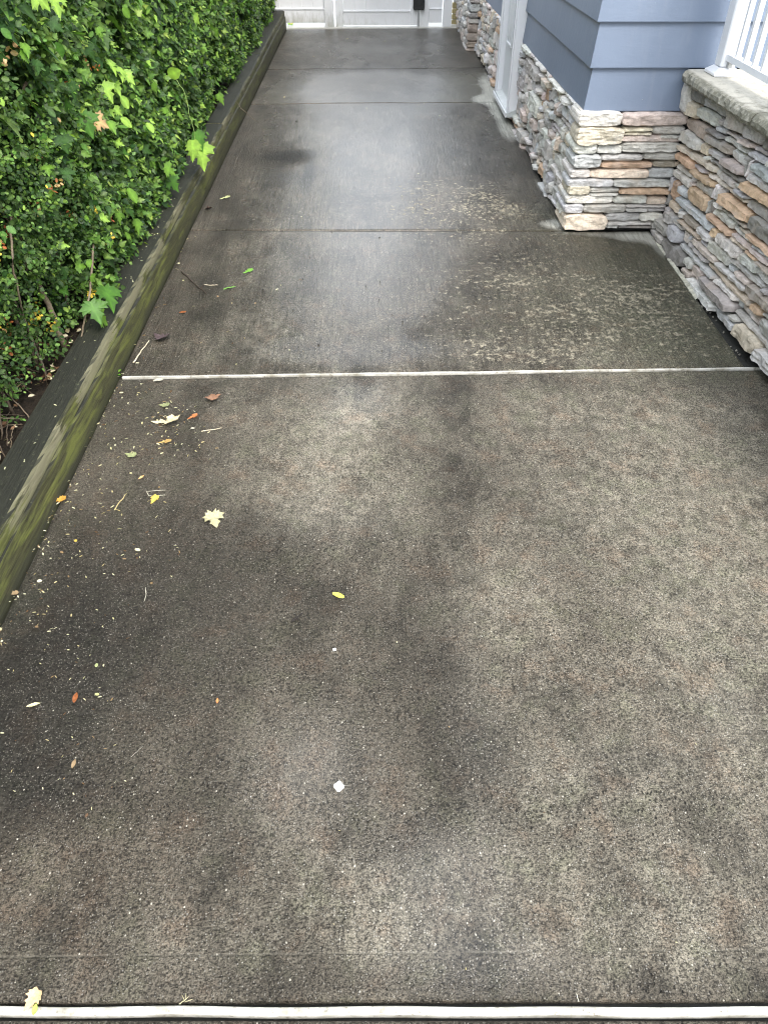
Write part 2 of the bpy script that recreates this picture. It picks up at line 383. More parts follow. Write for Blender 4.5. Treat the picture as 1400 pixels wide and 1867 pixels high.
for b in [(1200, 470, 150, 60, .7), (1300, 640, 160, 40, .65), (1100, 560, 230, 90, .5), (980, 390, 60, 30, .45), (850, 150, 45, 22, .9), (820, 178, 60, 8, .5), (500, 170, 60, 20, .3),
          (1290, 600, 120, 50, .6), (20, 1120, 70, 60, .6), (80, 1010, 40, 80, .35), (880, 235, 45, 30, .3), (1390, 1200, 200, 300, .25), (150, 1350, 120, 90, .25)]: blob('moss', *b)
for b in [(893, 160, 17, 26, .95), (880, 182, 22, 8, .8), (925, 238, 16, 18, .95), (905, 205, 12, 12, .7), (1010, 408, 30, 9, .8), (1165, 432, 55, 10, .75), (1060, 426, 60, 5, .4),
          (985, 340, 10, 30, .4), (1200, 455, 10, 20, .6)]: blob('pale', *b)
for b in [(560, 1400, 120, 110, .95), (800, 1590, 120, 90, .9), (840, 1740, 150, 80, .6), (660, 740, 60, 40, .6), (600, 800, 40, 80, .3), (640, 640, 200, 20, .5), (690, 285, 165, 120, 1.6), (520, 286, 50, 14, -.7),
          (640, 520, 150, 130, 1.0), (700, 160, 160, 30, 1.1), (600, 950, 120, 50, .5), (860, 1250, 60, 200, .35), (1000, 1760, 260, 50, .25), (700, 85, 160, 25, .55), (1170, 1390, 200, 60, .35), (1330, 1290, 60, 60, .5)]: blob('film', *b)
for b in [(1060, 600, 230, 60, 1.0), (1180, 560, 150, 60, .6), (900, 640, 120, 30, .7), (1000, 500, 260, 60, .75), (880, 430, 200, 14, .5), (830, 345, 110, 30, .9), (880, 390, 110, 25, .8), (650, 375, 200, 20, .30), (1250, 560, 120, 70, .5), (560, 395, 200, 15, .28), (720, 240, 200, 60, .18)]: blob('fleck', *b)
for b in [(1000, 1200, 170, 170, .35), (160, 1550, 200, 160, .5), (330, 1000, 90, 120, .3), (1100, 1050, 200, 120, .3), (300, 800, 120, 60, .3), (330, 600, 100, 60, .3), (1350, 1450, 160, 200, .3)]: blob('brown', *b)
for b in [(505, 286, 30, 7, 1.3), (548, 279, 28, 6, 1.2), (530, 292, 14, 5, .8), (563, 318, 9, 26, 1.2), (505, 322, 40, 7, .7), (525, 333, 16, 4, .6), (650, 888, 30, 20, .5), (1335, 1285, 50, 35, .45), (1170, 1385, 130, 25, .35), (110, 1130, 200, 170, .8), (40, 1380, 90, 120, .3), (900, 1430, 70, 110, .35), (740, 1150, 120, 150, .25), (1080, 1120, 80, 160, .3), (60, 1300, 120, 120, .5), (420, 1180, 120, 150, .3), (230, 1480, 160, 60, .25), (80, 1450, 90, 60, .3),  # wet marks; the lower-left ones put the hedge's shade into the colour
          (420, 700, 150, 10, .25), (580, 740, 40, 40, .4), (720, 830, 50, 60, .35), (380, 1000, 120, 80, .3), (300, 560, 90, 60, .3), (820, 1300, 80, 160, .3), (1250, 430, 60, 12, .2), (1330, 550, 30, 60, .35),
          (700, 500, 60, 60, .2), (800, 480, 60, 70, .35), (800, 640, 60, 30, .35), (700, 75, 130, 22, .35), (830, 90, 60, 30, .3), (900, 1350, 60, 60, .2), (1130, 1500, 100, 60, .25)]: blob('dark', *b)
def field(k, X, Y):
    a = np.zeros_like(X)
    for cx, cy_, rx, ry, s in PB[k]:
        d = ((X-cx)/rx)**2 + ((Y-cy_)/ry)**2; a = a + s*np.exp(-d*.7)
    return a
drive = empty('driveway', (0, 4, gz(4))); tag(drive, kind='structure')
def slab(f0, f1, b0, b1, xl, xr, step, broom, thick=.10, extra_right=None, mat=None):
    """f0,f1: Y of the near edge at left/right; b0,b1: the far edge"""
    ny = max(2, int((b0-f0)/step)); nx = int((xr-xl)/step)
    s = np.linspace(0, 1, nx+1); t = np.linspace(0, 1, ny+1); ds = .004/(xr-xl); dt = .004/(b0-f0)
    s = np.concatenate([[0, ds], s[1:-1], [1-ds, 1]]); t = np.concatenate([[0, dt], t[1:-1], [1-dt, 1]])
    Sg, Tg = np.meshgrid(s, t); X = xl+(xr-xl)*Sg
    Y = (f0+(f1-f0)*Sg)*(1-Tg) + (b0+(b1-b0)*Sg)*Tg
    Z = S*Y
    edge = (Sg == 0) | (Sg == 1) | (Tg == 0) | (Tg == 1)
    Z = Z - .004*edge
    h, w = X.shape
    # real sag and waviness of a hand-finished slab
    wav = np.sin(X*5.1+Y*1.3)*.0012+np.sin(Y*6.7+X*2.2)*.001+np.sin(X*13+Y*11)*.0004
    Z = Z + wav*(~edge)
    V = np.stack([X, Y, Z], -1).reshape(-1, 3)
    idx = np.arange(h*w).reshape(h, w)
    F = np.stack([idx[:-1, :-1], idx[:-1, 1:], idx[1:, 1:], idx[1:, :-1]], -1).reshape(-1, 4).tolist()
    loop = list(idx[0, :]) + list(idx[1:, -1]) + list(idx[-1, -2::-1]) + list(idx[-2:0:-1, 0])
    n0 = len(V); low = V[loop].copy(); low[:, 2] -= thick
    V = np.concatenate([V, low]); L = len(loop)
    F += [[int(loop[i]), n0+i, n0+(i+1) % L, int(loop[(i+1) % L])] for i in range(L)]
    o = mk('slab', V, F, mat or MC, drive, smooth=True)
    me = o.data
    Xa, Ya = V[:, 0], V[:, 1]
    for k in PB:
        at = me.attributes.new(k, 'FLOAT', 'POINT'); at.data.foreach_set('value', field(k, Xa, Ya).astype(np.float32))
    at = me.attributes.new('broom', 'FLOAT', 'POINT'); at.data.foreach_set('value', np.full(len(V), broom, np.float32))
    return o
XL = -1.046
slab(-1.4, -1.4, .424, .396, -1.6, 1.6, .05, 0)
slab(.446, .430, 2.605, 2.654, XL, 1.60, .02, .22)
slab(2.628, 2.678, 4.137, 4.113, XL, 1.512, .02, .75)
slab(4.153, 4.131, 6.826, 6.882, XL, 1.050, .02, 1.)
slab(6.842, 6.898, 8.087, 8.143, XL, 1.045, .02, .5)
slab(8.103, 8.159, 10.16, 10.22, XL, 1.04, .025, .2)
# compacted dirt that fills the joints and lies beside the slabs
jb = MB(); jb.box(-1.6, 1.75, -1.4, 10.3, -.13, -.018, shear=S)
jb.build('joint_soil', MDARK, drive)
pt = MB(); pt.box(-2.4, 1.4, 10.235, 16, -.10, .004, shear=S); pm = pt.build('patio', MPATIO); tag(pm, kind='structure')
# white filler strips
def strip(y0, y1, x0, x1, w, lab, segs, lift=.004):
    m = MB(); n = 60; V = []
    for i in range(n+1):
        x = x0+(x1-x0)*i/n; f = (x-x0)/(x1-x0); y = y0+(y1-y0)*f + .0012*math.sin(i*.9)+.0012*noise.noise(Vector((x*4, 0, 0)))
        z = S*y+lift+.0010*noise.noise(Vector((x*7, 2, 0))); ww = w/2*(1+.10*noise.noise(Vector((x*9, 5, 0))))
        V += [(x, y-ww, z-.02), (x, y-ww, z-.001), (x, y-ww+.002, z), (x, y+ww-.002, z), (x, y+ww, z-.001), (x, y+ww, z-.02)]
    F = [(6*i+k, 6*i+6+k, 6*i+7+k, 6*i+1+k) for i in range(n) for k in range(5)]
    F += [(0, 1, 2, 3, 4, 5), tuple(6*n+5-k for k in range(6))]
    o = mk('filler_strip', V, F, MSTRIP); tag(o, lab, 'joint strip', 'white strips in the drive joints')
strip(2.6155, 2.6650, -1.035, 1.585, .0105, 'long white filler strip in the joint level with the foot of the stone porch', 1)
strip(.438, .410, -1.55, 1.55, .0135, 'wide white filler strip across the nearest joint of the wet driveway', 1)

# ------------------------------------------------------------------ stone veneer
PAL = dict(g=(.49, .465, .44), l=(.66, .635, .595), b=(.53, .535, .545), d=(.27, .25, .235), t=(.64, .55, .44), o=(.58, .41, .28),
           p=(.62, .53, .48), c=(.68, .60, .49), n=(.40, .345, .29))
def jit(c, a=.10):
    k = 1+random.uniform(-a, a)*1.4; return tuple(max(.01, x*k*(1+random.uniform(-.03, .03))) for x in c)
def stone_mesh(w, h, d, seed, back=.03, grid=.0125):
    """one split stone, local (u, v, depth): u across, v up, depth towards the viewer of the face"""
    rnd = random.Random(seed)
    nu = max(5, min(30, int(w/grid))); nv = max(4, min(14, int(h/(grid*.8))))
    o1, o2, o3, o4 = [rnd.uniform(0, 99) for _ in range(4)]
    ta, tb = rnd.uniform(-.06, .06), rnd.uniform(-.20, .12)
    ew = min(.0065, h*.09); rr = min(.009, h*.22); lay = rnd.choice([0, 0, 0, .5, 1])
    V = []; N = noise.noise
    taper = rnd.uniform(-.10, .10)*h
    for j in range(nv+1):
        t = -1+2*j/nv; t = math.copysign(abs(t)**.85, t)
        for i in range(nu+1):
            s = -1+2*i/nu; s = math.copysign(abs(s)**.9, s)
            u = s*w/2; v = t*(h/2+taper*s*.5)
            cr = min(.22*h, .016)
            u -= math.copysign(cr*(abs(t)**5), s)*abs(s)**8
            v -= math.copysign(min(.14*h, .01)*(abs(s)**6), t)*abs(t)
            v += ew*N(Vector((u*22+o1, (t > 0)*7.3+o2, 0)))*abs(t)
            u += ew*1.2*N(Vector((v*30+o3, (s > 0)*5.1, 2)))*abs(s)
            e = min((1-abs(s))*w/2, (1-abs(t))*h/2)/rr
            q = 1-(1-min(e, 1))**2.2
            z = d*(.35+.65*q)+ta*u*.5+tb*v*q
            z += q*(.009*N(Vector((u*16+o1, v*22+o2, o3)))+.005*N(Vector((u*45+o2, v*60+o1, o4))))
            if lay: z += q*.0045*lay*(abs(((v*38*(1+.2*lay)+N(Vector((u*9+o4, v*6, 1)))*1.1) % 1)-.5)*2-.5)
            V.append((u, v, z))
    F = []; W_ = nu+1
    for j in range(nv):
        for i in range(nu):
            a, b, c, e_ = j*W_+i, j*W_+i+1, (j+1)*W_+i+1, (j+1)*W_+i
            F += [(a, b, c), (a, c, e_)] if (i+j) % 2 else [(a, b, e_), (b, c, e_)]
    loop = [i for i in range(W_)] + [j*W_+nu for j in range(1, nv+1)] + [nv*W_+i for i in range(nu-1, -1, -1)] + [j*W_ for j in range(nv-1, 0, -1)]
    n0 = len(V)
    for k in loop: V.append((V[k][0]*.985, V[k][1]*.985, -back))
    L = len(loop)
    for k in range(L): F.append((loop[k], n0+k, n0+(k+1) % L, loop[(k+1) % L]))
    return V, F
def put_stone(face, plane, u0, u1, v0, v1, d, col, parent, seed, back=.03, joined=None, grid=.0125, name='stone', tilt=0.):
    g = .0022
    w, h = (u1-u0)-2*g, (v1-v0)-2*g
    if w < .012 or h < .010: return None
    V, F = stone_mesh(w, h, d, seed, back, grid)
    uc, vc = (u0+u1)/2, (v0+v1)/2
    if face == 'front': P = [(u, -z, v) for u, v, z in V]; loc = (uc, plane, vc)
    else: P = [(-z, -u, v+tilt*u) for u, v, z in V]; loc = (plane, uc, vc-tilt*(uc-4.13))
    if joined is not None:
        n = len(joined.V); joined.V += [(p[0]+loc[0], p[1]+loc[1], p[2]+loc[2]) for p in P]; joined.F += [tuple(i+n for i in f) for f in F]
        joined.C += [col]*len(P); return None
    me = mesh(name, P, F, False)
    return link(name, me, MS, parent, loc, jit(col))
class Occ:
    def __init__(s, u0, u1, v0, v1, c=.01):
        s.u0, s.v0, s.c = u0, v0, c; s.nu = int(round((u1-u0)/c)); s.nv = int(round((v1-v0)/c)); s.a = np.zeros((s.nv, s.nu), bool)
    def idx(s, u0, u1, v0, v1):
        f = lambda x, o, n: int(min(max(round((x-o)/s.c), 0), n))
        return f(u0, s.u0, s.nu), f(u1, s.u0, s.nu), f(v0, s.v0, s.nv), f(v1, s.v0, s.nv)
    def mark(s, *r):
        a, b, c, d = s.idx(*r); s.a[c:d, a:b] = True
    def fill(s, widths, heights, rnd):
        """lay stones of random size into whatever is still empty"""
        out = []
        for r in range(s.nv):
            c = 0
            while c < s.nu:
                if s.a[r, c]: c += 1; continue
                e = c
                while e < s.nu and not s.a[r, e]: e += 1
                run = e-c; w = int(rnd.choice(widths)/s.c*rnd.uniform(.8, 1.25)); w = min(max(w, 3), run)
                if run-w < 4: w = run
                h = int(rnd.choice(heights)/s.c+.5); 
                if w < 9: h = min(h, 7)
                h = max(2, h); k = 1
                while k < h and r+k < s.nv and not s.a[r+k, c:c+w].any(): k += 1
                if r+k < s.nv:                                  # leave no sliver above
                    k2 = k
                    while r+k2 < s.nv and not s.a[r+k2, c:c+w].any() and k2-k < 2: k2 += 1
                    if k2-k < 2: k = k2
                s.a[r:r+k, c:c+w] = True
                out.append((s.u0+c*s.c, s.u0+(c+w)*s.c, s.v0+r*s.c, s.v0+(r+k)*s.c)); c += w
        return out
def unoverlap(rs):
    rs = [list(r) for r in rs]
    for _ in range(6):
        for i in range(len(rs)):
            for j in range(i+1, len(rs)):
                a, b = rs[i], rs[j]
                ou = min(a[1], b[1])-max(a[0], b[0]); ov = min(a[3], b[3])-max(a[2], b[2])
                if ou > 0 and ov > 0:
                    if ou < ov:
                        m = (max(a[0], b[0])+min(a[1], b[1]))/2
                        if a[0]+a[1] < b[0]+b[1]: a[1] = m; b[0] = m
                        else: b[1] = m; a[0] = m
                    else:
                        m = (max(a[2], b[2])+min(a[3], b[3]))/2
                        if a[2]+a[3] < b[2]+b[3]: a[3] = m; b[2] = m
                        else: b[3] = m; a[2] = m
    return rs

HX, HY = 1.075, 4.185          # the house's corner, behind the veneer
house = empty('house', (1.5, 7, gz(6))); tag(house, 'blue grey lap sided house on a base of stacked ledge stone beside the drive', 'house')
core = MB()
core.box(HX, 4.5, HY, 10.9, -.1, 5.6)
core.box(.965, HX-.001, 9.0, 10.9, -.1, 1.6)
core.build('wall', MMORT, house)
# front return, stones measured one by one
fr = '''185 140 665 310 l;665 155 1325 300 p;165 300 670 505 c;680 312 1000 362 c;672 365 990 400 c;1000 290 1320 388 g;660 395 1070 475 p;1075 392 1280 435 l;
1080 437 1260 462 l;125 475 395 600 l;400 500 665 598 l;668 465 1250 585 g;105 600 435 747 b;443 598 885 672 l;895 580 1225 665 g;440 676 990 752 o;1000 668 1230 745 n;
95 752 325 856 l;330 755 948 860 c;952 747 1185 855 b;98 858 568 955 b;575 862 1130 958 g;60 925 320 1035 c;325 955 635 1010 l;318 1012 630 1045 l;645 958 1135 1034 o;
30 1035 572 1130 l;580 1040 930 1130 l;935 1055 1115 1140 t;25 1130 252 1234 b;255 1133 705 1228 g;712 1135 1085 1172 g;712 1174 940 1216 g;942 1174 1085 1216 g;
20 1238 495 1410 c;500 1228 852 1315 g;858 1220 1080 1312 l;495 1315 980 1352 g;500 1354 625 1390 l;625 1354 985 1388 d;985 1312 1050 1400 l'''
YF = 4.150
for k, line in enumerate(fr.replace('\n', '').split(';')):
    x0, y0, x1, y1, c = line.split(); x0, y0, x1, y1 = map(float, (x0, y0, x1, y1))
    a = PY(1020+x0/5.833, 180+y0/5.833, YF-.03); b = PY(1020+x1/5.833, 180+y1/5.833, YF-.03)
    corner = x0 < 190
    big = (y1-y0) > 130
    u0, u1, v0, v1 = a[0], b[0], b[2], a[2]
    if x1 > 1040 and u1 > 1.40: u1 = 1.585
    if corner: u0 = 1.022+random.uniform(-.006, .006)
    put_stone('front', YF, u0-.002, u1+.002, v0-.001, v1+.001, (.034 if big else .026)+random.uniform(-.007, .007), PAL[c], house, 1000+k, back=(random.uniform(.10, .22) if corner else .04), grid=.010)
# long face beside the drive
XF = 1.068
DY0, DY1 = 6.22, 6.98           # side door
occ = Occ(4.20, 9.0, .09, .70)
occ.mark(DY0, DY1, .235, .8)
for r in range(occ.nv):          # below the rising ground
    zc = occ.v0+(r+.5)*occ.c
    ycut = zc/S
    if ycut < 9.0: occ.mark(max(4.2, ycut+.25), 9.0, zc-.005, zc+.005)
seeds = [  # measured: far-top, near-bottom in the photograph, colour
 (982, 290, 1003, 345, 'o'), (905, 275, 0, 0, 'x'), (1028, 0, 0, 0, 'x')]
traced = []
def tr_side(crop, sc, pts, plane):
    out = []
    for ln in pts.replace('\n', '').split(';'):
        x0, y0, x1, y1, c = ln.split(); a = PX(crop[0]+float(x0)/sc, crop[1]+float(y0)/sc, plane); b = PX(crop[0]+float(x1)/sc, crop[1]+float(y1)/sc, plane)
        out.append([min(a[1], b[1]), max(a[1], b[1]), min(a[2], b[2]), max(a[2], b[2]), c])
    return out
side = tr_side((820, 0), 4.243, '''470 905 530 1050 o;645 1300 705 1400 t;695 1395 775 1535 o;755 1535 862 1725 g;790 1270 910 1450 o;860 1225 915 1305 o;
590 1210 645 1370 g;830 880 965 1110 g;930 800 1005 920 o;885 740 960 870 c;525 930 610 1090 g;770 590 860 740 l;770 920 830 1070 g;
600 920 660 1020 t;750 1430 865 1650 p;720 850 780 920 o;820 1020 890 1140 p;610 440 720 600 l;690 540 780 640 l;560 330 610 460 l''', 1.035)
sr = unoverlap([s[:4] for s in side])
rnd = random.Random(5)
n_st = 0
allst = [(r, s[4]) for r, s in zip(sr, side)]
for r, _ in allst: occ.mark(*r)
fills = occ.fill((.12, .18, .24, .30, .38, .46), (.03, .05, .06, .07, .09, .12), rnd)
weights = 'gggllllllbbgtpcltpo'
allst += [(r, rnd.choice(weights)) for r in fills]
allst = [(r, c) for r, c in allst if r[1]-r[0] > .02 and r[3] > gz(r[0])-.02]
class J:
    def __init__(s): s.V = []; s.F = []; s.C = []
jn = J()
allst.sort(key=lambda q: q[0][0])
for k, (r, c) in enumerate(allst):
    n_st += 1
    d = rnd.uniform(.012, .045)
    low = r[2] < gz(r[0])+.07
    if low: d += .012
    lab = put_stone('side', XF, r[0], r[1], max(r[2], gz(r[0])-.03), r[3], d, PAL[c], house, 2000+k, joined=(jn if n_st > 225 else None), grid=(.014 if r[0] < 6 else .022))
# the buttress of darker quoins and the far bay, standing 10 cm proud
occ2 = Occ(9.0, 10.85, .2, .80); rr2 = occ2.fill((.10, .16, .22, .28), (.04, .06, .08, .11), rnd)
for k, r in enumerate(rr2):
    put_stone('side', .955, r[0], r[1], max(r[2], gz(r[0])-.03), r[3], rnd.uniform(.012, .035), PAL[rnd.choice('gllpgtb')], house, 3000+k, joined=jn, grid=.022)
z = .19
while z < .85:
    h = rnd.choice((.05, .06, .075, .10)); c = 'd' if z > .40 else 't'
    if z > .7: c = 'g'
    wq = rnd.uniform(-.012, .012)
    put_stone('front', 8.985, .935+wq, 1.06, z, z+h, .025, PAL['b' if (.5 < z < .62) else ('n' if z < .42 else 'g')], house, 3300+int(z*100), grid=.014); z += h
if jn.V:
    me = mesh('small_stones', jn.V, jn.F); me.materials.append(bpy.data.materials['ledge_stone'].copy())
    jm = me.materials[0]; t = jm.node_tree; oi = [n for n in t.nodes if n.type == 'OBJECT_INFO'][0]
    an = t.nodes.new('ShaderNodeAttribute'); an.attribute_name = 'tint'
    for l in list(oi.outputs['Color'].links): t.links.new(an.outputs['Color'], l.to_socket)
    ca = me.color_attributes.new('tint', 'FLOAT_COLOR', 'POINT'); ca.data.foreach_set('color', np.array([(*c, 1) for c in jn.C], np.float32).ravel())
    o = link('small_stones', me, None, house, (0, 0, 0)); o['kind'] = 'stuff'
print('side stones', len(allst), 'far', len(rr2))

# lap siding: boards mitred at the corner
EX = .1905
ZB = .693
def lap(k, zb, zt, x_end, y_end):
    ob, ot, th = .024, .006, .012
    for side_ in (0, 1):
        # profile from outer bottom round to inner
        prof = [(ob, zb), (ob+.001, zb+.004), ((ob+ot)/2+.001, (zb+zt)/2), (ot, zt+.01), (-.006, zt+.01), (-.006, zb+.004), (ob-th, zb)]
        V = []
        if side_ == 0:   # front return, faces the street
            for o, z in prof: V.append((HX-o, HY-o, z))
            for o, z in prof: V.append((x_end, HY-o, z))
        else:            # long side
            for o, z in prof: V.append((HX-o-.0015, HY-o, z))
            for o, z in prof: V.append((HX-o-.0015, y_end, z))
        n = len(prof); F = [(i, (i+1) % n, n+(i+1) % n, n+i) for i in range(n)] + [tuple(range(n-1, -1, -1)), tuple(range(n, 2*n))]
        if side_ == 0: F = [tuple(reversed(f)) for f in F]
        mk('siding_board', V, F, MSID, house)
for k in range(12):
    zb = ZB+k*EX
    lap(k, zb, zb+EX, 1.545 if k == 0 else 3.4, 6.21)
    # beyond the side door
    V = []
    prof = [(.024, zb), (.025, zb+.004), (.016, zb+.09), (.006, zb+EX+.01), (-.006, zb+EX+.01), (-.006, zb+.004), (.012, zb)]
    y0, y1 = (6.99, 10.9) if zb < 2.15 else (6.211, 10.9)
    for y in (y0, y1): V += [(HX-o, y, z) for o, z in prof]
    n = 7; F = [(i, (i+1) % n, n+(i+1) % n, n+i) for i in range(n)] + [tuple(range(n-1, -1, -1)), tuple(range(n, 2*n))]
    mk('siding_board', V, F, MSID, house)
# side door: frame, moulded panels, sloped threshold
door = empty('door', (0, 0, 0)); door.parent = house; door.location = Vector((1.04, 6.6, .22))-wloc(house)
DZ = .225
m_ = MB(); m_.box(1.035, 1.09, DY0+.05, DY1-.08, DZ+.03, 2.15, .003)
for y0, y1 in ((DY0+.11, DY0+.27), (DY0+.35, DY1-.15)):
    for z0, z1 in ((.60, 1.3), (1.4, 2.0)):
        m_.box(1.022, 1.0345, y0, y0+.018, z0, z1, .003); m_.box(1.022, 1.0345, y1-.018, y1, z0, z1, .003)
        m_.box(1.022, 1.0345, y0+.0185, y1-.0185, z0, z0+.02, .003); m_.box(1.022, 1.0345, y0+.0185, y1-.0185, z1-.02, z1, .003)
        m_.box(1.026, 1.0345, y0+.04, y1-.04, z0+.05, z1-.05, .004)
m_.build('door_panel', MDOOR, door)
for y0, y1 in ((DY0-.0, DY0+.045), (DY1-.075, DY1)):
    m_ = MB(); m_.box(.995, 1.088, y0, y1, DZ+.015, 2.2, .004); m_.box(.985, .9945, y0+.012, y1-.012, DZ+.015, 2.2, .003); m_.build('door_frame', MRAIL, door)
m_ = MB(); m_.add([(.985, DY0-.01, DZ-.02), (.985, DY1+.01, DZ+.0), (.985, DY1+.01, DZ+.022), (.985, DY0-.01, DZ+.006), (1.06, DY0-.01, DZ-.02), (1.06, DY1+.01, DZ+.0), (1.06, DY1+.01, DZ+.05), (1.06, DY0-.01, DZ+.034)],
  [(0, 3, 2, 1), (3, 7, 6, 2), (4, 5, 6, 7), (0, 4, 7, 3), (1, 2, 6, 5), (0, 1, 5, 4)]); m_.build('threshold', MWEATH, door)
m_ = MB(); m_.box(.975, .9846, DY0-.012, DY1+.012, DZ-.022, DZ+.012, .003, 0); m_.build('sill_trim', MRAIL, door)

# ------------------------------------------------------------------ porch
porch = empty('porch', (1.9, 3.2, gz(3))); tag(porch, 'raised porch faced with stacked ledge stone under thick stained capstones', 'porch')
XP = 1.590
pc = MB(); pc.box(1.60, 3.4, 1.2, 4.15, -.1, .83); pc.build('wall', MMORT, porch)
p3 = '''395 345 508 530 d;520 430 750 660 g;750 560 935 800 g;950 760 1110 960 g;1115 860 1225 1050 d;355 480 425 655 t;430 530 610 735 l;590 670 770 860 p;775 770 935 945 n;330 655 520 885 n;
535 770 745 1025 n;290 790 462 985 l;468 890 530 1025 t;530 945 720 1080 l;535 1010 690 1125 g;250 910 575 1265 c;730 890 950 1120 l;960 1030 1090 1195 b;930 880 1015 1010 p;
1020 950 1190 1115 g;705 1045 870 1240 p;880 1140 1040 1310 p;225 1090 380 1250 o;385 1190 540 1370 o;585 1110 850 1390 d;855 1250 1005 1360 g;230 1185 380 1300 g;190 1225 335 1345 l;345 1290 550 1525 g;
150 1290 268 1420 b;270 1330 400 1440 l;565 1380 720 1550 n;545 1250 940 1590 p;1065 1115 1220 1320 b;1020 1215 1215 1450 l;950 1330 1225 1680 o;140 1370 285 1510 n;
530 1465 700 1650 g;245 1465 545 1860 b;360 1430 490 1610 o;480 1540 620 1690 n;705 1480 930 1735 o;950 1490 1225 1860 g'''
p5 = '''325 75 385 160 t;385 130 480 240 o;300 125 450 290 g;248 250 500 545 g;440 255 590 460 t;478 215 580 370 n;578 330 700 510 l;475 435 740 850 b;570 440 740 700 p;690 230 860 450 o;
668 355 805 530 o;808 385 930 695 l;702 480 870 640 l;720 560 870 730 g;755 200 890 370 l;840 155 960 310 g;1100 400 1290 610 o;1110 295 1334 600 d;905 340 1090 490 l;935 450 1250 690 p;
690 825 955 1125 g;718 685 1060 1125 t;840 725 1020 920 g;912 605 1180 940 g;975 885 1100 1010 n;1070 985 1290 1240 o;948 1105 1285 1520 g;1048 1125 1240 1310 n;1228 1225 1334 1530 g;1232 1515 1334 1730 g;
1180 805 1334 1000 l;1122 895 1334 1170 n;1205 645 1334 850 n'''
ps = tr_side((1190, 100), 5.833, p3, 1.545)+tr_side((1150, 350), 5.336, p5, 1.535)
KT = .042
for q in ps: ym = (q[0]+q[1])/2; q[2], q[3] = q[2]+KT*(q[0]-4.13)-.002, q[3]+KT*(q[1]-4.13)+.002
rects = unoverlap([q[:4] for q in ps])
ok = []
for r, q in zip(rects, ps):
    if r[1]-r[0] > .03 and r[3]-r[2] > .016: ok.append((r, q[4]))
occ3 = Occ(1.20, 4.13, .03, .83)
for r, _ in ok: occ3.mark(*r)
for r, _ in ok:                                          # let each measured stone grow into the slivers round it
    for _k in range(3):
        for side_, du in ((0, -.01), (1, .01), (2, -.01), (3, .01)):
            q = list(r); q[side_] += du
            e = list(q)
            if side_ == 0: e[1] = r[0]
            if side_ == 1: e[0] = r[1]
            if side_ == 2: e[3] = r[2]
            if side_ == 3: e[2] = r[3]
            a_, b_, c_, d_ = occ3.idx(*e)
            if b_ > a_ and d_ > c_ and not occ3.a[c_:d_, a_:b_].any(): r[side_] = q[side_]; occ3.mark(*r)
for r in occ3.fill((.12, .18, .24, .30, .36), (.04, .06, .07, .09, .11), rnd): ok.append((r, rnd.choice('ggglllbbnotpgd')))
for k, (r, c) in enumerate(ok):
    sh = KT*((r[0]+r[1])/2-4.13)
    if r[3] < gz(r[0])+sh: continue
    low = r[2] < gz(r[0])+.07+sh
    put_stone('side', XP, r[0], r[1], max(r[2], gz(r[0])-.02+sh), min(r[3], .834+sh), rnd.uniform(.018, .045)+(.026 if low else 0), PAL[c], porch, 4000+k, grid=.0115, tilt=KT)
print('porch stones', len(ok))
# upright stone under the cap's far end
V, F = stone_mesh(.155, .052, .03, 77); a = PY(1235, 172, 4.13)
link('stone', mesh('stone', [(-v, -z, u) for u, v, z in V], F), MS, porch, (1.553, 4.128, .772), PAL['l'])
# capstones: rough split front edge, sawn top
def cap(y0, y1, seed):
    n = int((y1-y0)/.014); V = []; F = []
    prof = [(.0, .0), (-.008, .012), (-.006, .028), (.004, .042), (.018, .0475)]
    for i in range(n+1):
        y = y0+(y1-y0)*i/n
        e = min(i, n-i); pull = .012*max(0, 1-e/3.)**2
        for k, (dx, dz) in enumerate(prof):
            a = 1 if k < 4 else .25
            V.append((1.502+dx+pull+.009*a*noise.noise(Vector((y*22, dz*60, seed)))+.005*a*noise.noise(Vector((y*70, dz*160, seed))), y, .835+dz+.0025*a*noise.noise(Vector((y*30, k*9, seed+4)))))
        V.append((1.93, y, .883)); V.append((1.93, y, .835))
    m = len(prof)+2
    for i in range(n):
        for k in range(m): F.append((m*i+k, m*i+m+k, m*i+m+(k+1) % m, m*i+(k+1) % m))
    F += [tuple(range(m)), tuple(m*n+m-1-k for k in range(m))]
    mk('capstone', V, F, MCAP, porch)
cap(3.268, 4.142, 3.); cap(2.35, 3.258, 9.); cap(1.4, 2.34, 15.)
pf = MB(); pf.box(1.934, 3.4, 1.2, 4.155, .80, .882, .002); pf.build('floor', MCAP, porch)
# mortar chips and grit packed in the gap along the porch's foot
mb = MB()
for i in range(70):
    y = random.choice((random.uniform(2.75, 3.3), random.uniform(3.9, 4.1), random.uniform(3.95, 4.1))); x = 1.515+random.uniform(-.012, .03); s = random.uniform(.003, .010)
    z = gz(y)-.012
    v = [Vector((random.uniform(-1, 1), random.uniform(-1, 1), random.uniform(-.6, 1))).normalized()*s*random.uniform(.6, 1.2) for _ in range(6)]
    b = [Vector((s, 0, 0)), Vector((-s, 0, 0)), Vector((0, s, 0)), Vector((0, -s, 0)), Vector((0, 0, s)), Vector((0, 0, -s))]
    b = [p*random.uniform(.6, 1.3)+Vector((x, y, z)) for p in b]
    mb.add(b, [(0, 2, 4), (2, 1, 4), (1, 3, 4), (3, 0, 4), (2, 0, 5), (1, 2, 5), (3, 1, 5), (0, 3, 5)])
o = mb.build('grit', mat_simple('mortar_grit', (.20, .19, .16), .85, .003, 90, .6, vsc=70)); tag(o, kind='stuff')
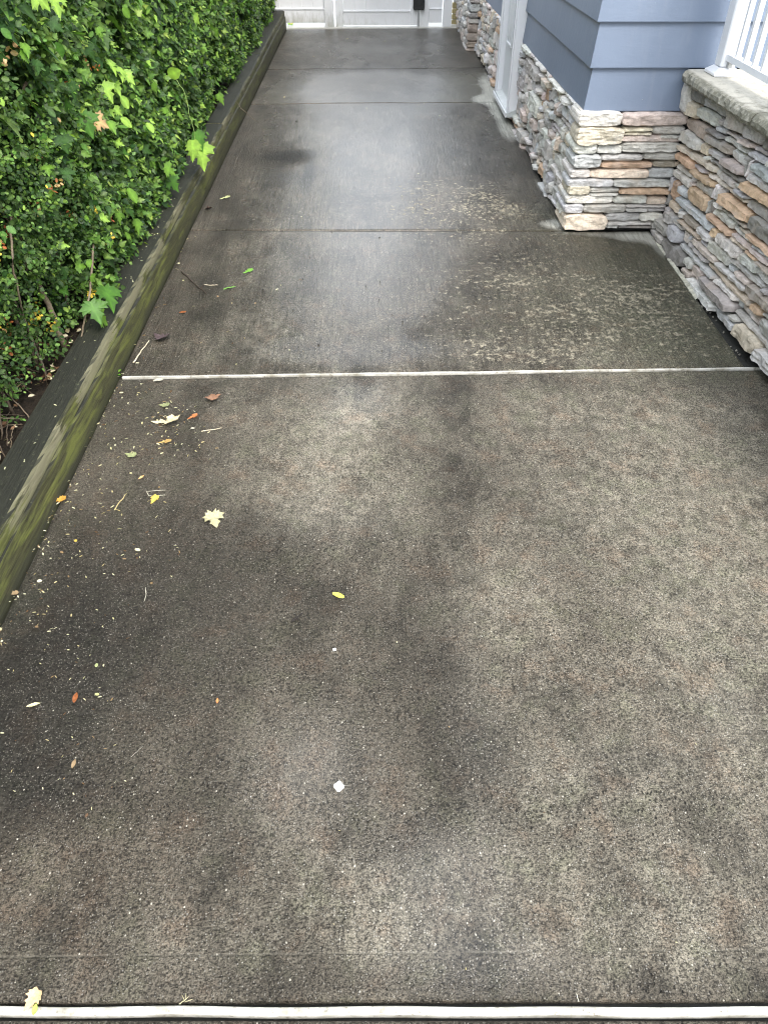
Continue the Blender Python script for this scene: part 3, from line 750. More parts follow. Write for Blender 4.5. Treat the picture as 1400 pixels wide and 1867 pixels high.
def fillet(y0, y1, w0, seed):
    n = 24; V = []; F = []
    for i in range(n+1):
        y = y0+(y1-y0)*i/n; w = w0*(.6+.6*abs(noise.noise(Vector((y*14, seed, 0)))))*(1-.6*abs(2*i/n-1)**3)
        x = 1.500+.004*noise.noise(Vector((y*20, seed, 3)))
        V += [(x, y, gz(y)-.02), (x+.002, y, gz(y)+.004), (x+w, y, gz(y)+.006+.004*noise.noise(Vector((y*33, 1, seed)))), (x+w+.012, y, gz(y)-.02)]
    for i in range(n):
        for k in range(3): F.append((4*i+k, 4*i+4+k, 4*i+5+k, 4*i+1+k))
    o = mk('mortar_ridge', [v for v in V], F, mat_simple('lime_mortar', (.42, .41, .34), .85, .004, 60, .45, vsc=40), porch)
fillet(3.28, 3.74, .035, 1.); fillet(3.78, 3.95, .02, 2.)

# ------------------------------------------------------------------ porch railing
rail = empty('porch_railing', (1.68, 3.9, .883)); tag(rail, 'white porch railing with slim square balusters standing on the capstone', 'railing')
m_ = MB(); m_.box(1.585, 1.715, 3.945, 4.085, .8835, .900, .004)
m_.build('post_base', MRAIL, rail)
b0 = [(1.592, 3.952), (1.708, 3.952), (1.708, 4.078), (1.592, 4.078)]; b1 = [(1.612, 3.972), (1.688, 3.972), (1.688, 4.058), (1.612, 4.058)]
mk('base_trim', [(x, y, .9005) for x, y in b0]+[(x, y, .9165) for x, y in b1], [(0, 1, 5, 4), (1, 2, 6, 5), (2, 3, 7, 6), (3, 0, 4, 7), (4, 5, 6, 7), (3, 2, 1, 0)], MRAIL, rail)
m_ = MB(); m_.box(1.614, 1.686, 3.974, 4.056, .917, 1.95, .006); m_.build('post', MRAIL, rail)
RS = .012
def railbar(z0, z1, x0=1.630, x1=1.672):
    m = MB(); m.add([(x, y, z+RS*(y-3.97)) for z in (z0, z1) for y in (1.6, 3.9735) for x in (x0, x1)], [(0,2,3,1),(4,5,7,6),(0,1,5,4),(2,6,7,3),(0,4,6,2),(1,3,7,5)]); return m
railbar(.9475, .9735).build('bottom_rail', MRAIL, rail); railbar(1.88, 1.92, 1.62, 1.682).build('top_rail', MRAIL, rail)
y = 3.895
first = None
while y > 1.7:
    if first is None:
        m_ = MB(); m_.box(1.640, 1.662, y-.0115, y+.0115, .974+RS*(y-3.97), 1.8795, .0015); first = m_.build('baluster', MRAIL, rail)
    else:
        o = first.copy(); COL.objects.link(o); o.location = first.location+Vector((0, y-3.895, RS*(y-3.895)))
    y -= .098
m_ = MB(); m_.box(1.640, 1.662, 3.953, 3.9735, .918, .9465, .002); m_.build('bracket', MGALV, rail)
for sx in (1.6455, 1.6565):
    m_ = MB(); m_.tube([(sx, 3.953, .936), (sx, 3.9495, .936)], .0035, 8); m_.build('screw', MGALV, rail)

# ------------------------------------------------------------------ fence and gate at the end of the drive
FY = 10.3
zpx = lambda y: .517-.00534*y
xpx = lambda x: (x-686.2)*.00634
def panel(root, x0, x1, zb, zrail, top=1.15, yb=FY, mat=MVG):
    """bottom rail with a lip, tongue-and-groove boards"""
    m = MB(); m.box(x0, x1, yb-.018, yb+.018, zb, zrail-.012, .003); m.build('bottom_rail', mat, root)
    m = MB(); m.box(x0, x1, yb-.026, yb+.026, zrail-.0115, zrail, .003); m.build('rail_lip', mat, root)
    n = max(1, round((x1-x0)/.122)); w = (x1-x0)/n
    for i in range(n):
        a = x0+i*w; m = MB(); m.box(a+.002, a+w-.002, yb-.008, yb+.008, zrail, top, .0025); m.build('board', mat, root)
    m = MB(); m.box(x0+.001, x1-.001, yb-.003, yb+.003, zrail, top-.001); m.build('backing', mat, root)
    m = MB(); m.box(x0, x1, yb-.026, yb+.026, top+.001, top+.06, .003); m.build('top_rail', mat, root)
fl = empty('fence', (-.95, FY, zpx(42))); tag(fl, 'algae stained white vinyl fence panel left of the gate behind the hedge end', 'fence')
panel(fl, -1.75, xpx(591)-.001, zpx(41), zpx(15)); 
def post(x0, x1, zb, lab, dy=0):
    m = MB(); m.box(x0, x1, FY-.05+dy, FY+.05+dy, zb, 1.27, .004); r_ = empty('fence_post', ((x0+x1)/2, FY, zb)); tag(r_, lab, 'post')
    m.build('shaft', MVG, r_)
    m = MB(); m.add([(x0-.008, FY-.058+dy, 1.2705), (x1+.008, FY-.058+dy, 1.2705), (x1+.008, FY+.058+dy, 1.2705), (x0-.008, FY+.058+dy, 1.2705), ((x0+x1)/2, FY+dy, 1.30)], [(0, 1, 4), (1, 2, 4), (2, 3, 4), (3, 0, 4), (3, 2, 1, 0)]); m.build('post_cap', MVG, r_)
post(xpx(591), xpx(607.6), zpx(49), 'grimy white vinyl post between the stained fence panel and the gate')
post(xpx(808.3), xpx(824), zpx(48), 'clean white vinyl post nearest the stone wall of the house')
def leafgate(x0, x1, s0, s1, zb0, zb1, zr, lab):
    r_ = empty('gate', ((x0+x1)/2, FY, zb0)); tag(r_, lab, 'gate')
    for a, b, z in ((x0, x0+s0, zb0), (x1-s1, x1, zb1)):
        if b-a > .01:
            m = MB(); m.box(a, b, FY-.025, FY+.025, z, 1.20, .004); m.build('stile', MVG, r_)
    panel(r_, x0+s0+.0015, x1-s1-.0015, zr[0], zr[1], 1.13)
    return r_
g1 = leafgate(xpx(611.3), xpx(761), .087, .076, zpx(49.6), zpx(45), (zpx(45.5), zpx(19)), 'wide white vinyl gate leaf with vertical boards at the end of the drive')
g2 = leafgate(xpx(767), xpx(807), .095, .0, zpx(48.6), zpx(41), (zpx(41), zpx(15)), 'narrow white vinyl gate leaf between the black latch box and the clean post')
m_ = MB(); m_.box(xpx(761.5), xpx(766.5), FY-.004, FY+.030, zpx(48.3), 1.1, .002); o = m_.build('drop_rod', MGALV); tag(o, 'grey steel drop rod standing in the gap below the black latch box', 'gate bolt')
def rbox(x0, x1, y0, y1, z0, z1, r, n=5):
    V = []; F = []
    ring = []
    for cx_, cz, a0 in ((x1-r, z1-r, 0), (x0+r, z1-r, 90), (x0+r, z0+r, 180), (x1-r, z0+r, 270)):
        for k in range(n): t = R(a0+90*k/(n-1)); ring.append((cx_+r*math.cos(t), cz+r*math.sin(t)))
    N_ = len(ring); mx, mz = (x0+x1)/2, (z0+z1)/2
    for yy, f in ((y1, 1), (y0+.006, 1), (y0, .92)): V += [(mx+(x-mx)*f, yy, mz+(z-mz)*f) for x, z in ring]
    for k in range(2):
        for i in range(N_): F.append((k*N_+i, k*N_+(i+1) % N_, (k+1)*N_+(i+1) % N_, (k+1)*N_+i))
    F += [tuple(range(N_-1, -1, -1)), tuple(range(2*N_, 3*N_))]
    return V, F
lt = empty('gate_latch', (xpx(763), FY-.05, zpx(17))); tag(lt, 'black plastic latch box with rounded corners where the two gate leaves meet', 'latch')
V, F = rbox(xpx(753), xpx(773.5), FY-.075, FY-.027, zpx(16.8), zpx(-14), .018); mk('housing', V, F, MBLACK, lt)
V, F = rbox(xpx(757), xpx(769.5), FY-.085, FY-.0755, zpx(8), zpx(-10), .012); mk('cover', V, F, MBLACK, lt)
# tan downpipe with ribbed boot
dp = empty('downpipe', (.92, 10.42, .26)); tag(dp, 'mustard tan ribbed drain pipe in the corner behind the white post and stone wall', 'drain pipe')
m_ = MB(); zz = .27
for h in (.05, .055, .055, .06):
    m_.box(.885, .955, 10.36, 10.42, zz, zz+h-.006, .008); zz += h
m_.build('boot', MTAN, dp)
m_ = MB(); m_.box(.895, .948, 10.365, 10.415, zz-.005, 2.6, .01); m_.build('pipe', MWEATH, dp)

# ------------------------------------------------------------------ timber edging (two courses, several lengths)
edging = empty('timber_edging', (-1.12, 5, gz(5))); tag(edging, 'low two course mossy timber edging holding back the hedge bed', 'edging')
def timber(y0, y1, x0, x1, z0, z1, seed, xs=0):
    n = max(3, int((y1-y0)/.05)); V = []; F = []; b = .007
    N = lambda a, c: noise.noise(Vector((a, c, seed)))
    for i in range(n+1):
        y = y0+(y1-y0)*i/n; zz = S*y
        wx = .004*N(y*1.2, 1)+.0025*N(y*7, 2); wz = .003*N(y*1.5, 3)+.002*N(y*9, 4)
        pts = [(x1, z0), (x1+wx*.5, z0+(z1-z0)*.33), (x1+wx+.003*N(y*14, 6), z0+(z1-z0)*.66), (x1+wx-.001, z1-b*(1.4+1.2*N(y*11, 7))), (x1+wx-b*(1.3+N(y*9, 8)), z1+wz*.6-.001), (x1-.035, z1+wz), ((x0+x1)/2, z1+wz*.7), (x0+b, z1+wz), (x0, z1-b), (x0, z0)]
        V += [(x, y, z+zz) for x, z in pts]
    m = 10
    for i in range(n):
        for k in range(m): F.append((m*i+k, m*i+(k+1) % m, m*i+m+(k+1) % m, m*i+m+k))
    F += [tuple(m-1-k for k in range(m)), tuple(m*n+k for k in range(m))]
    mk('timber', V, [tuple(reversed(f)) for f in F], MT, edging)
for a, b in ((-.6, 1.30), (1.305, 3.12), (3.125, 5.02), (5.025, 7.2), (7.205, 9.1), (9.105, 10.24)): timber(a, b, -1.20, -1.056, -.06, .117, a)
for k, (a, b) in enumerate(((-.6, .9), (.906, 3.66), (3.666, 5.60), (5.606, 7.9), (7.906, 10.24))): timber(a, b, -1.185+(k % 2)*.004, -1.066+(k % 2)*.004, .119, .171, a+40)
bed = MB(); n = 60
V = []; F = []
for j in range(121):
    y = -1+j*.0945
    for i in range(15):
        x = -1.17-i*.08; V.append((x, y, gz(y)+.115+.03*noise.noise(Vector((x*5, y*5, 0)))+.012*noise.noise(Vector((x*20, y*20, 3)))))
for j in range(120):
    for i in range(14): F.append((j*15+i+1, j*15+i, j*15+15+i, j*15+16+i))
V += [(x, y, z) for x, y, z in [(-1.17, -1, -.2), (-1.17, 10.34, -.2)]]
o = mk('soil', V, F, MSOIL, smooth=True); tag(o, kind='structure')

# ------------------------------------------------------------------ leaves
def leaf_shape(kind):
    """half outline from stalk to tip, mirrored and fanned round a point on the midrib; folded and drooping"""
    c = .35
    if kind == 'oval': R_ = [(0, 0), (.22, .12), (.35, .38), (.34, .64), (.17, .90), (0, 1.0)]; c = .5
    elif kind == 'point': R_ = [(0, 0), (.2, .0), (.35, .16), (.33, .24), (.40, .36), (.29, .42), (.33, .56), (.18, .64), (.15, .82), (0, 1.08)]
    elif kind == 'lobed': R_ = [(0, 0), (.20, -.06), (.34, .04), (.36, .13), (.52, .26), (.42, .32), (.55, .48), (.36, .46), (.28, .52), (.34, .70), (.20, .72), (.10, .92), (0, 1.1)]
    elif kind == 'maple': R_ = [(0, 0), (.08, -.06), (.30, -.13), (.26, .0), (.48, .02), (.44, .12), (.74, .30), (.56, .34), (.60, .54), (.42, .47), (.22, .50), (.34, .72), (.20, .75), (.10, .93), (0, 1.08)]
    elif kind == 'petal': R_ = [(0, 0), (.18, .3), (.15, .75), (0, 1)]; c = .5
    f = .13; dr = .20
    P = R_+[(-x, y) for x, y in R_[-2:0:-1]]
    V = [(0, c, -dr*c*c)]+[(x, y, f*abs(x)-dr*y*y+(.05 if k % 2 and kind != 'oval' else 0)*abs(x)) for k, (x, y) in enumerate(P)]
    n = len(P); F = [(0, 1+k, 1+(k+1) % n) for k in range(n)]
    return np.array(V, float), F
SHAPES = {k: leaf_shape(k) for k in ('oval', 'point', 'lobed', 'maple', 'petal')}
for k in SHAPES:
    v, f = SHAPES[k]; SHAPES[k] = (v, [t for q in f for t in ([q] if len(q) == 3 else [(q[0], q[1], q[2]), (q[0], q[2], q[3])])])
class Cloud:
    """many leaves gathered into one mesh with a colour per leaf"""
    def __init__(s): s.P = {}
    def add(s, kind, pos, tip, nor, size, col, wid=1.):
        s.P.setdefault(kind, []).append((*pos, *tip, *nor, size, wid, *col))
    def build(s, name, parent, mat=None):
        VV, FF, CC = [], [], []; base = 0
        for k, L in s.P.items():
            A = np.array(L); v, f = SHAPES[k]; f = np.array(f)
            y = A[:, 3:6]; y /= np.linalg.norm(y, axis=1)[:, None]
            z = A[:, 6:9]; z = z-(z*y).sum(1)[:, None]*y; z /= np.linalg.norm(z, axis=1)[:, None]+1e-9
            x = np.cross(y, z); sz = A[:, 9][:, None, None]; wd = A[:, 10][:, None, None]
            P = A[:, None, 0:3]+sz*(v[None, :, 0:1]*x[:, None]*wd+v[None, :, 1:2]*y[:, None]+v[None, :, 2:3]*z[:, None])
            n, m = len(A), len(v)
            VV.append(P.reshape(-1, 3)); FF.append((f[None]+np.arange(n)[:, None, None]*m+base).reshape(-1, 3)); base += n*m
            rib = np.where(np.abs(v[:, 0]) < 1e-6, 1.45, .85); cc = A[:, None, 11:14]*rib[None, :, None]; CC.append(np.concatenate([cc, np.ones((n, m, 1))], 2).reshape(-1, 4))
        V = np.concatenate(VV).astype(np.float32); F = np.concatenate(FF).astype(np.int32); Cc = np.concatenate(CC).astype(np.float32)
        me = bpy.data.meshes.new(name); me.vertices.add(len(V)); me.vertices.foreach_set('co', V.ravel())
        me.loops.add(F.size); me.loops.foreach_set('vertex_index', F.ravel())
        me.polygons.add(len(F)); me.polygons.foreach_set('loop_start', np.arange(0, F.size, 3, dtype=np.int32)); me.polygons.foreach_set('loop_total', np.full(len(F), 3, np.int32))
        me.update(calc_edges=True); me.validate()
        ca = me.color_attributes.new('tint', 'FLOAT_COLOR', 'POINT'); ca.data.foreach_set('color', Cc.ravel())
        print(name, len(F), 'tris')
        return link(name, me, mat or ML, parent, (0, 0, 0))
def nz(y, z, s, k=0): return noise.noise(Vector((y*s, z*s, k)))
def surf(y, z):
    """X of the clipped hedge face"""
    rel = z-gz(y)
    x = -1.175+.05*nz(y, z, 1.6)+.045*nz(y, z, 4.5, 3)+.06*min(max((rel-.25)/.5, 0), 1)
    near = min(max((2.95-y)/.7, 0), 1)
    x -= near*(.03+.07*max(0, 1-(rel-.17)/.5))
    return x
def green(kind, y=3., z=.5):
    r = random.random()
    if kind == 'dark': c = (.020, .048, .014)
    elif kind == 'mid': c = (.040, .078, .022)
    elif kind == 'bright': c = (.092, .172, .038)
    elif kind == 'lime': c = (.18, .28, .06)
    elif kind == 'yellow': c = (.50, .36, .05)
    elif kind == 'rust': c = (.30, .10, .04)
    elif kind == 'tan': c = (.40, .28, .14)
    k = random.uniform(.75, 1.3); return (c[0]*k*random.uniform(.85, 1.15), c[1]*k, c[2]*k)
hedge = empty('hedge', (-1.6, 6.5, gz(6)+.12)); tag(hedge, 'tall leafy hedge of pointed lobed leaves overhanging the timber edging', 'hedge')
shrub = empty('shrub', (-1.7, 2.2, gz(2)+.12)); tag(shrub, 'small leaved shrub with bare woody stems at the near end of the hedge', 'shrub')
cl = Cloud(); cs = Cloud()
def rv(a): return np.array([random.uniform(-a, a) for _ in range(3)])
def shoot(cloud, p, d, n, step, size, kinds, cols, spread=.7, hang=.3):
    p = np.array(p, float); d = np.array(d, float); d /= np.linalg.norm(d)
    side = np.cross(d, [0, 0, 1.]); side /= np.linalg.norm(side)+1e-9; up = np.cross(side, d)
    ang = random.uniform(0, 6.28); tone = random.choice(cols)
    for i in range(n):
        p = p+d*step*random.uniform(.8, 1.2); ang += 2.4
        o = side*math.cos(ang)+up*math.sin(ang)
        tipd = d*.5+o*spread+np.array([.25, 0, -hang])+rv(.25)
        nor = np.array([.8, -.35, .6])+rv(.8)
        s = size*random.uniform(.65, 1.25)*(1 if i < n-2 else .8)
        if random.random() < .006: t = 'tan'
        t = tone if random.random() < .65 else random.choice(cols)
        if i >= n-2 and random.random() < .3 and t in ('mid', 'bright'): t = 'bright' if t == 'mid' else 'lime'
        cloud.add(random.choice(kinds), p+o*.004, tipd, nor, s, green(t), random.uniform(.85, 1.15))
# far hedge: y 2.55 .. 10.25
def lay(y0, y1, count, zmax):
    for _ in range(count):
        y = random.uniform(y0, y1); rel = random.uniform(.155, zmax); z = gz(y)+rel
        dep = random.random()**2.0*.20
        x = surf(y, z)-dep
        if nz(y, z, 3.6, 9) > .30 and dep < .11: continue
        smallish = y < 3.3 and random.random() < (3.3-y)/.8
        if smallish: continue
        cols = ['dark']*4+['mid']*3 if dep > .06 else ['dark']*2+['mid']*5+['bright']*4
        lowy = nz(y, z, 2.1, 20)
        if lowy > .22: cols = cols+['bright']*2
        d = (random.uniform(.2, 1), random.uniform(-.6, .6), random.uniform(-.3, .9))
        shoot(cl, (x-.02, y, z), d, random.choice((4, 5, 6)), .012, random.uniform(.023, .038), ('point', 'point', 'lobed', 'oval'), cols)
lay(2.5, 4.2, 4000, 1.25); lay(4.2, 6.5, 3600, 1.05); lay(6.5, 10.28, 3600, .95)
for _ in range(2600):                                    # higher up, out of the photo's frame: larger and fewer
    y = random.uniform(.2, 10.2); z = gz(y)+random.uniform(1.0, 2.6); x = surf(y, 1.0)-random.random()**2*.25
    cl.add('lobed', (x, y, z), (.4+random.uniform(-.5, .5), random.uniform(-.6, .6), -.4), (.8, -.1, .6)+rv(.5), random.uniform(.07, .12), green(random.choice(('dark', 'mid', 'mid', 'bright'))))
# near shrub: small round leaves
for _ in range(7400):
    y = random.uniform(.9, 3.5)
    if y > 2.7 and random.random() < (y-2.7)/.9: continue
    rel = random.uniform(.14, 1.35); z = gz(y)+rel
    dep = random.random()**1.7*.28
    x = surf(y, z)-dep
    hole = nz(y, z, 4.2, 31)
    if hole > .27: continue
    if rel < .20+.14*nz(y, 0, 5, 2) and random.random() < .55 and y < 2.9: continue
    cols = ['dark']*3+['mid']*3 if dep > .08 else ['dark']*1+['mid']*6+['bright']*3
    d = (random.uniform(-.1, .9), random.uniform(-.7, .7), random.uniform(-.3, 1))
    kk = ('oval',)
    if random.random() < .02: cols = ['rust', 'tan']
    if random.random() < .012: cols = ['yellow']
    shoot(cs, (x, y, z), d, random.choice((6, 8, 10)), .0085, random.uniform(.014, .020), kk, cols, .8, .05)
# inner leaves behind everything, the hedge's inner shade put into their dark green
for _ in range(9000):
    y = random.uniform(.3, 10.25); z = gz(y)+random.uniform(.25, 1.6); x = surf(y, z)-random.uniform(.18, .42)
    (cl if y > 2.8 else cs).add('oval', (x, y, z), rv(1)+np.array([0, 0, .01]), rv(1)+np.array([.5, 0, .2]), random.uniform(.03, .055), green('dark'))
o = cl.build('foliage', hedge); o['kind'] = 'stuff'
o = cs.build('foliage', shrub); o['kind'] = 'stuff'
# solid dark mass added inside the hedge: blocks sky light, paints its inner shade
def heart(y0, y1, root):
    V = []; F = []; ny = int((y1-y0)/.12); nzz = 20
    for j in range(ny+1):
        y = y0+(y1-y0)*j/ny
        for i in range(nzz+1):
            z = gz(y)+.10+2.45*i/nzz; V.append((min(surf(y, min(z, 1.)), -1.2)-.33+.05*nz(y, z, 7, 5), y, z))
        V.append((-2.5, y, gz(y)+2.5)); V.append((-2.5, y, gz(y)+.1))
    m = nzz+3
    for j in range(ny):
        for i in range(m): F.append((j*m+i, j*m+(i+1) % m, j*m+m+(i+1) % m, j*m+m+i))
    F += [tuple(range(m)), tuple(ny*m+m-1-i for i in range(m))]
    o = mk('dark_core', V, F, MHEART, root); o['kind'] = 'stuff'
MHEART = mat_simple('painted_shade_core', (.014, .018, .010), .9, .02, 40, .6)
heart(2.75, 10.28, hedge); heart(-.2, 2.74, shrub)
# woody stems
def stem(root, pts, r0, r1, name='stem', col=MBARK, n=7):
    k = 6; P = []
    pts = [Vector(p) for p in pts]
    for a, b in zip(pts[:-1], pts[1:]):
        for i in range(k): P.append(a.lerp(b, i/k)+Vector((random.uniform(-1, 1), random.uniform(-1, 1), 0))*.003)
    P.append(pts[-1]); rad = [r0+(r1-r0)*i/(len(P)-1) for i in range(len(P))]
    m = MB(); m.tube(P, rad, n); return m.build(name, col, root, smooth=True)
MST = mat_simple('pale_stem', (.16, .125, .085), .75, .003, 120, .4)
base = lambda x, y: (x, y, gz(y)+.11)
for (x, y, dx, dy, h, r) in [(-1.25, 2.66, -.05, .03, .5, .014), (-1.31, 2.52, -.06, -.05, .8, .010), (-1.24, 2.42, -.10, .10, .7, .006), (-1.33, 2.30, .05, .02, .9, .008), (-1.27, 2.18, -.10, -.06, .8, .006),
                             (-1.36, 2.0, .08, .1, 1., .009), (-1.30, 1.85, -.1, .06, .9, .007), (-1.40, 1.7, .05, .08, 1.1, .010), (-1.28, 2.85, .02, .12, .9, .007), (-1.33, 1.5, .0, -.1, 1., .009),
                             (-1.30, 2.75, .03, -.12, .7, .005), (-1.27, 2.05, .02, .14, .45, .004), (-1.34, 2.62, .06, .10, .8, .006)]:
    b = base(x, y); stem(shrub, [b, (x+dx*.3, y+dy*.4, b[2]+h*.3), (x+dx, y+dy, b[2]+h*.65), (x+dx*.6-.05, y+dy*1.6, b[2]+h)], r, r*.5, col=(MST if r > .012 else MBARK))
for i in range(26):
    y = random.uniform(2.9, 10.1); x = -1.28-random.uniform(0, .15); b = base(x, y)
    stem(hedge, [b, (x+random.uniform(-.05, .06), y+random.uniform(-.1, .1), b[2]+.4), (x+random.uniform(-.1, .05), y+random.uniform(-.2, .2), b[2]+1.3)], random.uniform(.005, .012), .004)
# stems the photo shows in front of the leaves
def pl(x, y, X): return tuple(PX(x, y, X))
stem(hedge, [pl(144, 60, -1.22), pl(143, 110, -1.20), pl(141, 150, -1.20)], .007, .005)
stem(shrub, [pl(48, 150, -1.17), pl(35, 190, -1.19), pl(22, 225, -1.25)], .0055, .004, col=MST)
stem(shrub, [pl(20, 385, -1.18), pl(22, 470, -1.16), pl(38, 550, -1.2), pl(50, 600, -1.25)], .004, .003, col=MST)
stem(shrub, [pl(172, 440, -1.13), pl(166, 520, -1.12), pl(158, 570, -1.13), pl(147, 622, -1.17)], .0045, .0035, col=MST)
stem(hedge, [pl(192, 360, -1.13), pl(190, 400, -1.14), pl(176, 440, -1.18)], .003, .002, col=MST)
stem(shrub, [pl(75, 300, -1.14), pl(77, 350, -1.14), pl(83, 390, -1.17)], .0025, .002, col=MST)
stem(shrub, [pl(8, 285, -1.15), pl(20, 282, -1.15), pl(40, 275, -1.2)], .002, .0015, col=MST)
for i in range(34):                                      # tangle of thin dead twigs low down
    y = random.uniform(1.5, 2.85); x = random.uniform(-1.36, -1.20); b = Vector(base(x, y)); d = Vector((random.uniform(-.5, .3), random.uniform(-1, 1), random.uniform(.05, .9))).normalized()*random.uniform(.08, .22)
    stem(shrub, [b, b+d*.5+Vector((0, 0, .01)), b+d], random.uniform(.0012, .0030), .001, 'twig', random.choice((MST, MBARK, MBARK)), 5)
# large individual leaves, measured ones first
LM = {}
def leafobj(root, kind, pos, tipd, nor, size, tone, name='leaf', mat=None):
    key = (kind, tone)
    if key not in LM:
        v, f = SHAPES[kind]; me = mesh(name, v, f, True); c = {'dark': (.032, .080, .018), 'mid': (.06, .15, .025), 'bright': (.11, .22, .032), 'lime': (.23, .38, .07), 'yellow': (.55, .42, .06), 'tan': (.42, .28, .15)}[tone]
        ca = me.color_attributes.new('tint', 'FLOAT_COLOR', 'POINT'); ca.data.foreach_set('color', np.concatenate([np.array(c)[None]*np.where(np.abs(v[:, 0]) < 1e-6, 1.4, .85)[:, None], np.ones((len(v), 1))], 1).astype(np.float32).ravel()); me.materials.append(ML); LM[key] = me
    y = Vector(tipd).normalized(); z = Vector(nor); z = (z-y*z.dot(y)).normalized(); x = y.cross(z)
    o = bpy.data.objects.new(name, LM[key]); COL.objects.link(o); o.parent = root
    Mx = Matrix((x, y, z)).transposed().to_4x4(); o.rotation_euler = Mx.to_euler(); o.scale = (size,)*3
    o.location = Vector(pos)-wloc(root); return o
big = [(62, 0, 'maple', 62, 'lime'), (95, 8, 'maple', 60, 'lime'), (200, 122, 'lobed', 40, 'lime'), (218, 135, 'lobed', 40, 'lime'), (205, 158, 'lobed', 42, 'lime'), (228, 142, 'lobed', 34, 'lime'),
       (190, 168, 'maple', 44, 'lime'), (222, 186, 'oval', 34, 'lime'), (222, 226, 'oval', 34, 'lime'), (200, 232, 'lobed', 34, 'bright'), (210, 205, 'lobed', 26, 'lime'), (270, 233, 'oval', 30, 'lime'),
       (280, 160, 'lobed', 24, 'bright'), (355, 38, 'lobed', 28, 'lime'), (250, 8, 'lobed', 34, 'bright'), (225, 25, 'oval', 30, 'bright'), (180, 60, 'lobed', 28, 'bright'), (300, 205, 'lobed', 26, 'bright'),
       (325, 215, 'lobed', 24, 'bright'), (275, 300, 'lobed', 28, 'bright'), (302, 315, 'maple', 34, 'bright'), (310, 335, 'maple', 40, 'mid'), (235, 355, 'oval', 40, 'bright'), (215, 395, 'lobed', 30, 'bright'),
       (250, 410, 'lobed', 34, 'bright'), (185, 405, 'lobed', 30, 'lime'), (230, 432, 'oval', 30, 'bright'), (200, 440, 'lobed', 28, 'bright'), (195, 540, 'maple', 62, 'mid'), (170, 565, 'maple', 55, 'mid'), (180, 585, 'maple', 50, 'bright'), (168, 510, 'lobed', 26, 'bright'),
       (160, 485, 'lobed', 26, 'bright'), (68, 120, 'maple', 46, 'dark'), (130, 165, 'maple', 60, 'dark'), (155, 225, 'maple', 56, 'mid'), (115, 260, 'maple', 60, 'dark'), (120, 320, 'maple', 58, 'dark'), (160, 95, 'maple', 50, 'dark'), (45, 90, 'lobed', 34, 'bright'),
       (40, 105, 'lobed', 30, 'bright'), (95, 50, 'maple', 50, 'dark'), (5, 62, 'oval', 30, 'mid'), (2, 185, 'oval', 20, 'lime'), (105, 90, 'oval', 40, 'mid'), (175, 230, 'maple', 40, 'tan'), (5, 430, 'lobed', 26, 'mid'), (15, 420, 'oval', 26, 'mid'),
       (398, 180, 'lobed', 26, 'bright'), (390, 60, 'lobed', 22, 'bright'), (430, 40, 'lobed', 22, 'bright'), (345, 130, 'lobed', 24, 'mid'), (85, 340, 'oval', 9, 'yellow'), (58, 245, 'oval', 12, 'yellow'), (142, 155, 'oval', 11, 'tan'), (107, 218, 'oval', 12, 'tan'), (10, 110, 'oval', 14, 'tan')]
for x, y, kind, s, tone in big:
    y = max(y, 1); q = PX(x, y, -1.10)
    q = PX(x, y, max(surf(q[1], q[2])+.035, -1.14) if y < 500 else -1.10)
    dist = (q-C0) @ AF; size = s*dist/FPX*(.5 if tone == 'dark' else .72)
    leafobj(hedge if (kind != 'oval' or x > 120) else shrub, kind, q+np.array([0, 0, size*.4]), (.30+random.uniform(-.2, .3), random.uniform(-.7, .5), -.7+random.uniform(-.2, .4)), (.75, -.55, .45)+rv(.4), size, tone)
for i in range(215):
    y = 2.6+random.random()**1.2*7.6; z = gz(y)+random.uniform(.2, 1.0); x = surf(y, z)+random.uniform(.0, .03)
    tone = random.choice(('mid', 'bright', 'bright', 'lime', 'dark'))
    leafobj(hedge, random.choice(('lobed', 'maple', 'point')), (x, y, z), (.4+random.uniform(-.3, .3), random.uniform(-.8, .6), -.5+random.uniform(-.4, .5)), np.array((.75, -.5, .5))+rv(.5), random.uniform(.028, .046), tone)
# the long shoot that hangs out over the timber
stem(hedge, [pl(318, 140, -1.10), pl(335, 165, -1.05), pl(348, 215, -1.03), pl(353, 235, -1.02), pl(357, 262, -1.02)], .0022, .0015, 'shoot', mat_simple('green_shoot', (.20, .30, .08), .5), 5)
for x, y, k, s, t, tip in [(307, 137, 'oval', 30, 'lime', (.3, -.2, .1)), (357, 240, 'lobed', 32, 'mid', (.3, -.1, -.8)), (351, 256, 'lobed', 34, 'lime', (.0, -.2, -1)), (361, 262, 'maple', 44, 'lime', (.25, -.2, -.95))]:
    q = PX(x, y, -1.02); leafobj(hedge, k, q, tip, (.7, -.7, .2), s*((q-C0) @ AF)/FPX, t)
stem(hedge, [pl(422, 176, -1.12), pl(440, 197, -1.0), pl(466, 220, -.90), pl(474, 224, -.88)], .0016, .0010, 'dry_stem', MST, 5)

